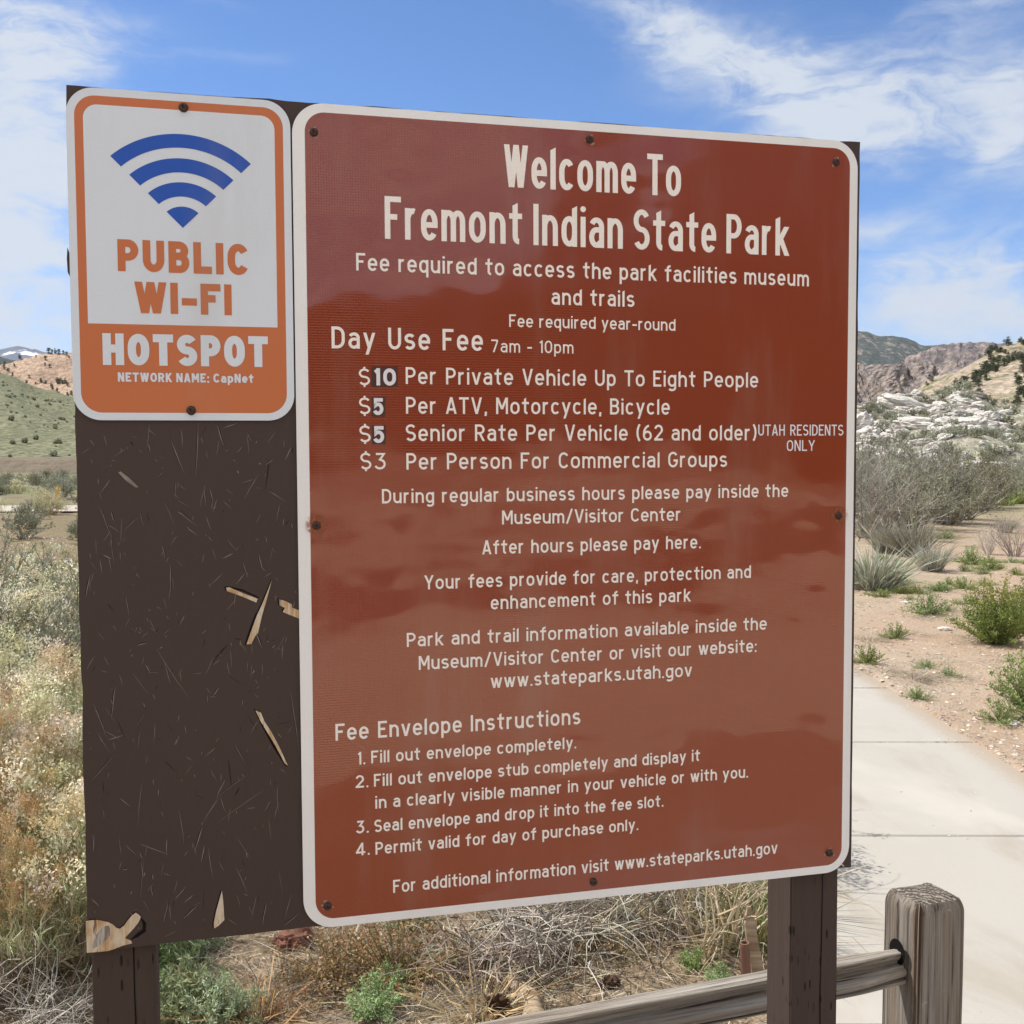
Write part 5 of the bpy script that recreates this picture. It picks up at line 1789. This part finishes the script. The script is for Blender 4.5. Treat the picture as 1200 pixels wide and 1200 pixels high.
for px, py, pr, s in spots:
    lab, grp = labs[id(pr)]
    p = on_ground(px, py)
    if id(pr) not in seen:
        seen.add(id(pr))
        put(pr, p, jit(), s, lab, grp)
    else:
        dup(pr, p, jit(), s, lab, grp)

# --- right-hand gravel: tufts and weeds
PALEGR = ((.44, .46, .36), (.36, .39, .28), (.52, .50, .40), (.30, .34, .20))
GREYGR = ((.34, .32, .25), (.42, .39, .31), (.27, .27, .18))
GREEN = ((.22, .30, .085), (.29, .36, .12), (.16, .225, .062), (.39, .41, .18))
t1 = tuft('yucca_tuft', 420, .62, .42, .016, PALEGR, (3, 2, 3, 1), 'pale grey green spiky tuft beside the sign edge, in front of the thicket', 'tuft', .45, 3, 1.0)
put(t1, on_ground(1022, 690), 0, 1.0)
t2 = tuft('bunch_grass', 420, .62, .35, .012, GREYGR, (3, 3, 2), 'grey bunch grass behind the pale spiky tuft', 'bunch grass', .35, 3, 1.5)
put(t2, on_ground(1070, 652), 0, 1.05)
dup(t2, on_ground(1040, 648), 1, .9, 'dull grey bunch grass between the spiky tuft and the thicket', 'bunch grasses before the thicket')
dup(t2, on_ground(1092, 668), 2, .7, 'small grey green bunch grass on open gravel')
dup(t2, on_ground(1178, 618), 3, .6, 'short dry bunch grass on the sandy rise')
t3 = dead_shrub('dry_weed', 26, .62, .42, (.48, .41, .35), 'pale leafless tumble of twigs at the picture edge on sandy ground', 2, .006, .2, .6)
put(t3, on_ground(1188, 648), 0, 1.1)
dup(t3, on_ground(1158, 646), 1.3, .7, 'small pale twiggy weed beside the larger leafless tumble')


def weed(name, H, R, nst, nlf, L, W, pal, wts, label, cat='weed', top=None):
    root = thing(name, label, cat)
    st, fo = MB(), MB()
    b, m, t = arches(nst, H, R, .18, .6)
    add_stems(st, b, m, t, .0035, .0012, pick(((.20, .22, .08), (.26, .24, .11)), (1, 1), nst))
    i = rng.integers(0, nst, nlf)
    f = rng.uniform(.12, 1.05, nlf)
    base = along(b[i], m[i], t[i], f) + rng.normal(0, .03 * R, (nlf, 3))
    c = pick(pal, wts, nlf)
    if top is not None:
        k = np.clip((base[:, 2:3] / H - .55) / .4, 0, 1) * rng.uniform(0, 1, (nlf, 1))
        c = c * (1 - k) + vary(top, nlf) * k
    fo.leaves(base, unit(nlf, .7), L * rng.uniform(.6, 1.3, nlf), W * rng.uniform(.7, 1.3, nlf), c)
    st.build('stems', STEM, root)
    fo.build('foliage', FOL, root)
    return root


gs = weed('green_shrub', .54, .36, 110, 10500, .027, .0085, GREEN, (3, 3, 2, 1), 'bright green leafy shrub with yellow tips on the gravel right of the path', 'shrub', (.50, .45, .09))
put(gs, on_ground(1166, 752), 0, 1.0)
dup(gs, on_ground(1218, 742), 2, 1.0, 'bright green shrub cut off by the picture edge behind the yellow tipped one')
dup(gs, on_ground(1222, 845), 4, .88, 'bright green shrub at the picture edge nearest the path')
wd = weed('green_weed', .17, .20, 40, 1100, .024, .0075, GREEN, (3, 3, 2, 1), 'low green weed where the path meets the gravel beside the sign', 'weed')
put(wd, on_ground(1017, 780), 0, .8)
for px, py, s, lab in ((1075, 822, .60, 'small green weed on the path edge, lowest of the weeds along it'), (1174, 845, .8, 'green weed beside a dark stone near the picture edge'), (1088, 720, 1.3, 'sprawling green weed left of the yellow tipped shrub'),
                       (1050, 748, .75, 'thin green weed on gravel above the path corner'), (1108, 626, 1.5, 'dark green sprig alone on the sandy ground'), (1139, 662, 1.6, 'dark upright sprig in front of the pale tumble'), (1085, 782, .5, 'tiny weed in gravel beyond the path edge'), (1112, 792, .45, 'tiny weed in the middle of the gravel'),
                       (1160, 668, 1.2, 'green weed right of the dark upright sprig'), (1128, 690, 1.0, 'low weed in the green flush behind the shrub')):
    dup(wd, on_ground(px, py), jit(), (s, s * rng.uniform(.6, 1), s * rng.uniform(.6, 1.1)), lab)
for _ in range(34):
    px, py = rng.uniform(1010, 1260), rng.uniform(655, 720)
    dup(wd, on_ground(px, py), jit(), (rng.uniform(.4, 1.1), rng.uniform(.4, 1.1), rng.uniform(.25, .7)), 'sparse low green weed in the gravel behind the green shrub', 'sparse weeds on the gravel')
grn = tuft('green_grass', 260, .30, .5, .016, GREEN, (2, 3, 1, 2), 'fresh green grass clump at the foot of the thicket near the picture edge', 'grass tuft', .4, 2, 1.4)
put(grn, on_ground(1188, 583), 0, 2.0)
dup(grn, on_ground(1172, 585), 1, 1.5, 'smaller fresh green grass clump at the foot of the thicket')


def scatter_stones(name, n, area, smin, smax, mat, seed, kind='stuff'):
    r = np.random.default_rng(seed)
    mb = MB()
    ico = np.array([(0, 0, .8), (.9, 0, .1), (.3, .85, .15), (-.7, .5, .1), (-.7, -.5, .05), (.3, -.85, .1), (0, 0, -.3)])
    tri = np.array([[0, 1, 2], [0, 2, 3], [0, 3, 4], [0, 4, 5], [0, 5, 1], [6, 2, 1], [6, 3, 2], [6, 4, 3], [6, 5, 4], [6, 1, 5]])
    X, Y = area(n, r)
    Z = gh(X, Y)
    s = smin + (smax - smin) * r.uniform(0, 1, n) ** 5
    v = ico[None] * (1 + r.uniform(-.35, .35, (n, 7, 1))) * s[:, None, None] * r.uniform(.6, 1.3, (n, 1, 3)) * np.array([1, 1, .7])
    a = r.uniform(0, 6.28, n)
    ca, sn_ = np.cos(a)[:, None], np.sin(a)[:, None]
    v = np.stack([v[..., 0] * ca - v[..., 1] * sn_, v[..., 0] * sn_ + v[..., 1] * ca, v[..., 2]], -1)
    v += np.stack([X, Y, Z], -1)[:, None]
    col = np.repeat(np.clip(np.array([.52, .43, .35]) * r.uniform(.55, 1.35, (n, 1)) * r.uniform(.92, 1.08, (n, 3)), 0, .8), 7, 0)
    mb.add(v.reshape(-1, 3), None, (tri[None] + (np.arange(n) * 7)[:, None, None]).reshape(-1, 3), col)
    return tag(mb.build(name, mat), None, None, None, kind)


M_GRAVEL = material('gravel_stone', lambda n: pbsdf(n, attr(n), 0.9, 0.15))


def area_right(n, r):
    y = 3.6 + 14 * r.uniform(0, 1, n) ** 1.6
    x = PXR + .02 + r.uniform(0, 1, n) ** 1.2 * (1.2 + y * .36)
    return x, y


scatter_stones('gravel', 22000, area_right, .004, .020, M_GRAVEL, 5)
for px, py, s, lab in ((1107, 738, .055, 'white stone on the gravel left of the yellow tipped shrub'), (1186, 848, .05, 'grey stone beside the weed near the picture edge'), (1062, 707, .045, 'pale stone near the low weeds'), (1145, 700, .05, 'pale stone behind the shrub'), (1057, 706, .03, 'smallest pale stone near the low weeds')):
    o = link('stone', bms[1])
    o.data = bms[1].copy()
    o.data.materials.clear()
    o.data.materials.append(M_PALESTONE)
    put(o, on_ground(px, py) + np.array([0, 0, s * .2]), jit(), (s, s * .8, s * .6))
    tag(o, lab, 'stone')

# --- under the board: litter, sprouts, dead twigs
def area_litter(n, r):
    y = 2.0 + r.uniform(0, 1, n) ** 1.3 * 4.6
    x = -2.6 + r.uniform(0, 1, n) * (PXL + 2.55)
    return x, y


r3 = np.random.default_rng(21)
n = 26000
X, Y = area_litter(n, r3)
base = np.c_[X, Y, gh(X, Y) + .004 + r3.uniform(0, .03, n) ** 1.3]
d = np.c_[r3.normal(size=(n, 2)), r3.normal(0, .16, n)]
mb = MB()
clump = fbm(X * 1.7, Y * 1.7, 3, 33)
cl = np.where((clump + r3.normal(0, .12, n) > .07)[:, None], pick(STRAW, (3, 3, 2, 1), n), pick(((.20, .14, .095), (.30, .21, .14), (.13, .09, .065), (.34, .29, .24)), (3, 2, 2, 2), n))
mb.blades(base, d, r3.uniform(.02, .11, n), r3.uniform(.0014, .0042, n), r3.normal(0, .25, (n, 3)) * np.array([1, 1, .25]), cl, None, 2)
tag(mb.build('plant_litter', FOL), None, None, None, 'stuff')

r4 = np.random.default_rng(5)
X, Y = area_right(11000, r4)
base = np.c_[X, Y, gh(X, Y) + .003 + r4.uniform(0, .008, 11000)]
mb = MB()
mb.blades(base, np.c_[r4.normal(size=(11000, 2)), r4.normal(0, .12, 11000)], r4.uniform(.015, .07, 11000), r4.uniform(.0015, .004, 11000), r4.normal(0, .2, (11000, 3)) * np.array([1, 1, .2]), pick(((.46, .36, .24), (.22, .16, .11), (.60, .50, .36), (.13, .10, .07)), (3, 3, 2, 2), 11000))
tag(mb.build('gravel_litter', FOL), None, None, None, 'stuff')


def area_path(n, r):
    k = r.integers(2, 8, n)
    y = np.array(joints)[k] + r.normal(0, .05, n) * (r.random(n) < .6) + r.uniform(-.9, .9, n) * (r.random(n) < .25)
    x = np.where(r.random(n) < .45, PXR - .02 - r.exponential(.10, n), r.uniform(PXL + .03, PXR - .03, n))
    return np.clip(x, PXL + .03, PXR - .01), y


def path_z(x, y):
    return np.full(np.shape(x), .022)


gh_keep, gh = gh, path_z
scatter_stones('path_grit', 1300, area_path, .0015, .0075, M_GRAVEL, 15)
gh = gh_keep
feath = weed('sage_sprout', .15, .13, 46, 3000, .019, .0042, ((.36, .43, .24), (.46, .52, .34), (.26, .33, .17)), (3, 2, 2), 'feathery grey green sprout at the foot of the left board post', 'sprout')
put(feath, on_ground(222, 1190), 0, 1.1)
gsprout = weed('green_sprout', .17, .12, 40, 2800, .019, .0042, ((.34, .46, .16), (.45, .55, .26), (.24, .35, .11)), (3, 2, 2), 'bright green feathery sprout beside the left board post', 'sprout')
put(gsprout, on_ground(196, 1140), 0, 1.15)
dup(feath, on_ground(236, 1112), 1, .8, 'small pale sprout under the board edge')
dup(feath, on_ground(258, 1205), 3, 1.0, 'grey green sprout at the bottom edge of the picture')
dup(gsprout, on_ground(440, 1195), 2, .75, 'green sprout low in front of the brown dried clump')
dup(gsprout, on_ground(455, 1165), 2.6, .55, 'thin green sprig on the brown dried clump')
dup(gsprout, on_ground(845, 1160), 1.6, .45, 'tiny green sprout left of the broken stake')
dup(gsprout, on_ground(815, 1140), .6, .45, 'tiny green sprout among the tan twigs')
dup(feath, on_ground(480, 1085), .6, .8, 'pale sage sprout just under the middle of the sign')
DRYB = ((.36, .21, .095), (.46, .30, .15), (.27, .155, .075), (.56, .42, .25))
brn = weed('dried_clump', .19, .26, 70, 3600, .013, .0065, DRYB, (3, 3, 2, 1), 'brown dried small leaved clump under the sign', 'dry clump')
put(brn, on_ground(465, 1150), 0, 1.0)
dup(brn, on_ground(395, 1150), 1, .8, 'tan dried clump left of the brown one')
dup(brn, on_ground(700, 1118), 2, .6, 'small brown dried clump below the grey drooping twigs')
GDG = 'matted dry grass under the board'
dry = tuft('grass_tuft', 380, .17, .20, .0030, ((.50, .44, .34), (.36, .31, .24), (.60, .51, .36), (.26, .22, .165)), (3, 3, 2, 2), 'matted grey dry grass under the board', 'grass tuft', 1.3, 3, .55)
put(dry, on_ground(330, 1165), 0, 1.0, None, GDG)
for _ in range(24):
    px, py = rng.uniform(190, 800), rng.uniform(1050, 1215)
    if 600 < px and py > 1130:
        continue
    dup(dry, on_ground(px, py), jit(), rng.uniform(.5, 1.05), None, GDG)
for _ in range(44):
    px, py = rng.uniform(1008, 1230), rng.uniform(630, 800)
    dup(dry, on_ground(px, py), jit(), (rng.uniform(.5, 1.2), rng.uniform(.5, 1.2), rng.uniform(.25, .6)), 'flattened dry grass on the gravel', 'dry grass on the gravel')
orng = tuft('straw_clump', 160, .20, .14, .005, ((.55, .38, .18), (.62, .46, .24), (.45, .28, .12)), (2, 2, 1), 'golden straw clump at the bottom of the picture under the board', 'grass tuft', 1.1, 3, .7)
put(orng, on_ground(305, 1200), 0, 1.0)
dup(orng, on_ground(560, 1195), 2, 1.0, 'golden straw clump beside the bleached log')

gd = MB()
for k in range(150):
    a = rng.uniform(0, 6.28)
    d = np.array([math.cos(a) * .8, math.sin(a) * .8 - .1, .25 + rng.uniform(-.3, .7)])
    twigs(gd, (rng.normal(0, .10), rng.normal(0, .10), .03 + rng.uniform(0, .10)), d / np.linalg.norm(d), rng.uniform(.10, .28), .0028, 1, ((.52, .46, .38), (.34, .285, .23), (.18, .14, .11))[k % 3], .5, (1, 3), -.30)
drooping = tag(gd.build('dead_shrub', STEM), 'grey dead shrub with drooping twigs behind the rail', 'dead shrub')
put(drooping, on_ground(640, 1118), 0, 1.0)
dup(drooping, on_ground(575, 1150), 2, .8, 'smaller grey dead shrub leaning over the bleached log')
dup(drooping, on_ground(770, 1085), 4, 1.1, 'dark dead shrub with ragged stems under the sign edge')
dup(drooping, on_ground(55, 1215), 1, .6, 'tangle of dead grey branches at the lower left corner of the picture')
dup(near_a, on_ground(24, 1160), 2.2, (.40, .40, .62), 'short dried plume with golden seed heads in front of the taller golden plume')
dup(drooping, on_ground(-30, 1180), 5, .8, 'tangle of dead branches at the picture edge')
tanb = dead_shrub('dead_shrub', 16, .36, .34, (.52, .39, .24), 'tan branching dead shrub left of the broken stake', 2, .0055, .1, .75)
put(tanb, on_ground(835, 1120), 0, 1.0)
dup(tanb, on_ground(800, 1095), 2, .9, 'tan dead shrub behind the branching one')
edge_gr = tuft('grass_tuft', 340, .34, .2, .0055, ((.24, .30, .10), (.36, .36, .18), (.50, .42, .25)), (2, 2, 2), 'green and straw grass tuft on the path edge behind the right board post', 'grass tuft', .6, 3, 1.3)
put(edge_gr, on_ground(890, 1120), 0, .75)
dup(edge_gr, on_ground(862, 1075), 1, 1.0, 'mixed grass tuft behind the broken stake')
dup(edge_gr, on_ground(850, 1030), 2, .8, 'grass tuft overhanging the path behind the sign')
dup(dry, on_ground(908, 1160), 1, .45, 'short dry grass at the foot of the right board post')
# tall brush whose thin shadows fall across the path
overh = dead_shrub('tall_dry_weed', 12, .80, .26, (.42, .36, .25), 'tall dry weed on the path edge hidden mostly by the sign', 2, .005, .25, .55)
q = on_ground(905, 1000)
put(overh, (.48, 4.05, 0), 0, 1.0)
dup(near_b, (.47, 4.35, 0), .7, 1.08, 'cream headed shrub by the path hidden mostly by the sign')
dup(sage_n, (.36, 4.7, 0), .7, .95, 'grey sagebrush by the path hidden mostly by the sign')
dup(overh, (.45, 4.75, 0), 2, 1.1, 'second tall dry weed on the path edge behind the sign')
dup(tall_g, (-.2, 6.2, 0), 1, .75, 'tall sage bush on the brush side of the path behind the sign')
dup(tall_g, (-.9, 8.6, 0), 2, .8, 'tall sage bush further back behind the sign')

# stake, stub, log, cone, stone
sp = on_ground(885, 1166)
m = MB()
t_ = np.linspace(0, 1, 9)
secs = []
for k, t0 in enumerate(t_):
    hh = at(884, 1062, sp[1])[2] - sp[2]
    wd_ = (.021 - .007 * t0) * (1 if k < 8 else .25)
    sec = rough_section(wd_, wd_ * .8, 20, 5, t0 * 2, .003)
    secs.append(np.c_[sec[:, 0] + .012 * math.sin(t0 * 5) - .008 * t0, sec[:, 1], np.full(20, -.1 + (hh + .1) * t0)])
m.loft(secs)
stake = tag(m.build('broken_stake', M_LOG), 'thin broken wooden stake standing behind the rail near the right post', 'stake')
put(stake, sp, 0)
m = MB()
an = np.linspace(0, 2 * np.pi, 17)[:-1]
m.loft([np.c_[r * np.cos(an), r * np.sin(an), np.full(16, z)] for z, r in ((-.1, .015), (.130, .0145), (.138, .0135), (.138, .009), (.10, .008))], True, True)
stub = tag(m.build('pipe_stub', M_RPIPE), 'short reddish brown stub beside the broken stake', 'stub')
put(stub, sp + np.array([-.030, -.03, 0]), 0, (1.0, 1.0, 1.15), tilt=(.05, -.06))
lg = [on_ground(572, 1150), on_ground(600, 1160), on_ground(622, 1180), on_ground(628, 1215)]
m = MB()
pts = np.array(lg) + np.array([0, 0, .03])
f = np.linspace(0, 3, 14)
pts = np.stack([np.interp(f, range(4), pts[:, k]) for k in range(3)], 1)
pts[1:-1] = (pts[:-2] + pts[1:-1] + pts[2:]) / 3
m.tube(pts - pts[0], np.linspace(.020, .032, 14) * (1 + .15 * np.sin(np.arange(14) * 1.7)), 14)
log = tag(m.build('log', M_LOG, None, True), 'bleached curved piece of dead wood on the ground behind the rail', 'log')
log.location = pts[0]
cone = thing('pine_cone', 'dark open pine cone lying beside the bleached log', 'pine cone')
m = MB()
for k in range(90):
    h = k / 90
    a = k * 2.39996
    r = .022 * math.sin(math.pi * (h * .85 + .12))
    p = np.array([[math.cos(a) * r * .4, math.sin(a) * r * .4, h * .075]])
    dd = np.array([[math.cos(a), math.sin(a), .35 + h * .6]])
    m.leaves(p, dd, .012 + r * .75, .013, [(1, 1, 1)])
m.tube([(0, 0, 0), (0, 0, .04), (0, 0, .07)], (.008, .009, .003), 6)
m.build('scales', M_CONE, cone)
put(cone, on_ground(575, 1188) + np.array([0, 0, .02]), .4, 1.15, tilt=(1.2, .3))
dup(cone, on_ground(704, 1165) + np.array([0, 0, .015]), 2, .8, 'small dark pine cone on the litter right of the log', None, (1.4, 1.0))
rk = link('red_rock', bms[2].copy())
rk.data.materials.clear()
rk.data.materials.append(M_REDROCK)
put(rk, on_ground(346, 1112) + np.array([0, 0, .02]), .6, (.062, .05, .055))
tag(rk, 'rough red brown rock lying in the dry grass under the board', 'rock')

# yellow marker by the road
mp = on_ground(68.5, 598)
m = MB()
m.loft([np.c_[np.array([-.07, .07, .07, .03, -.03, -.07]), np.array([-.02, -.02, .01, .03, .03, .01]), np.full(6, z)] for z in (-.2, .1, .5, .62, .66)])
mk = tag(m.build('marker_post', M_YELLOW), 'short yellow marker post by the pale road left of the board', 'marker post')
put(mk, mp, .2)

# ------------------------------------------------------------------ air
HZ = 14000.0
m = MB()
v = np.array([(x, y, z) for z in (-260.0, 1000.0) for y in (-HZ, HZ) for x in (-HZ, HZ)])
m.add(v, [[2, 3, 1, 0], [4, 5, 7, 6], [0, 1, 5, 4], [3, 2, 6, 7], [2, 0, 4, 6], [1, 3, 7, 5]])
hz_m = bpy.data.materials.new('thin_air_haze')
hz_m.use_nodes = True
hn = N(hz_m.node_tree)
vol = hn.node('ShaderNodeVolumePrincipled', None, Color=(0.80, 0.88, 1.0), Density=0.000032, Anisotropy=0.2)
hn.node('ShaderNodeOutputMaterial', None, Volume=vol)
hz = m.build('haze', hz_m)
tag(hz, None, None, None, 'stuff')
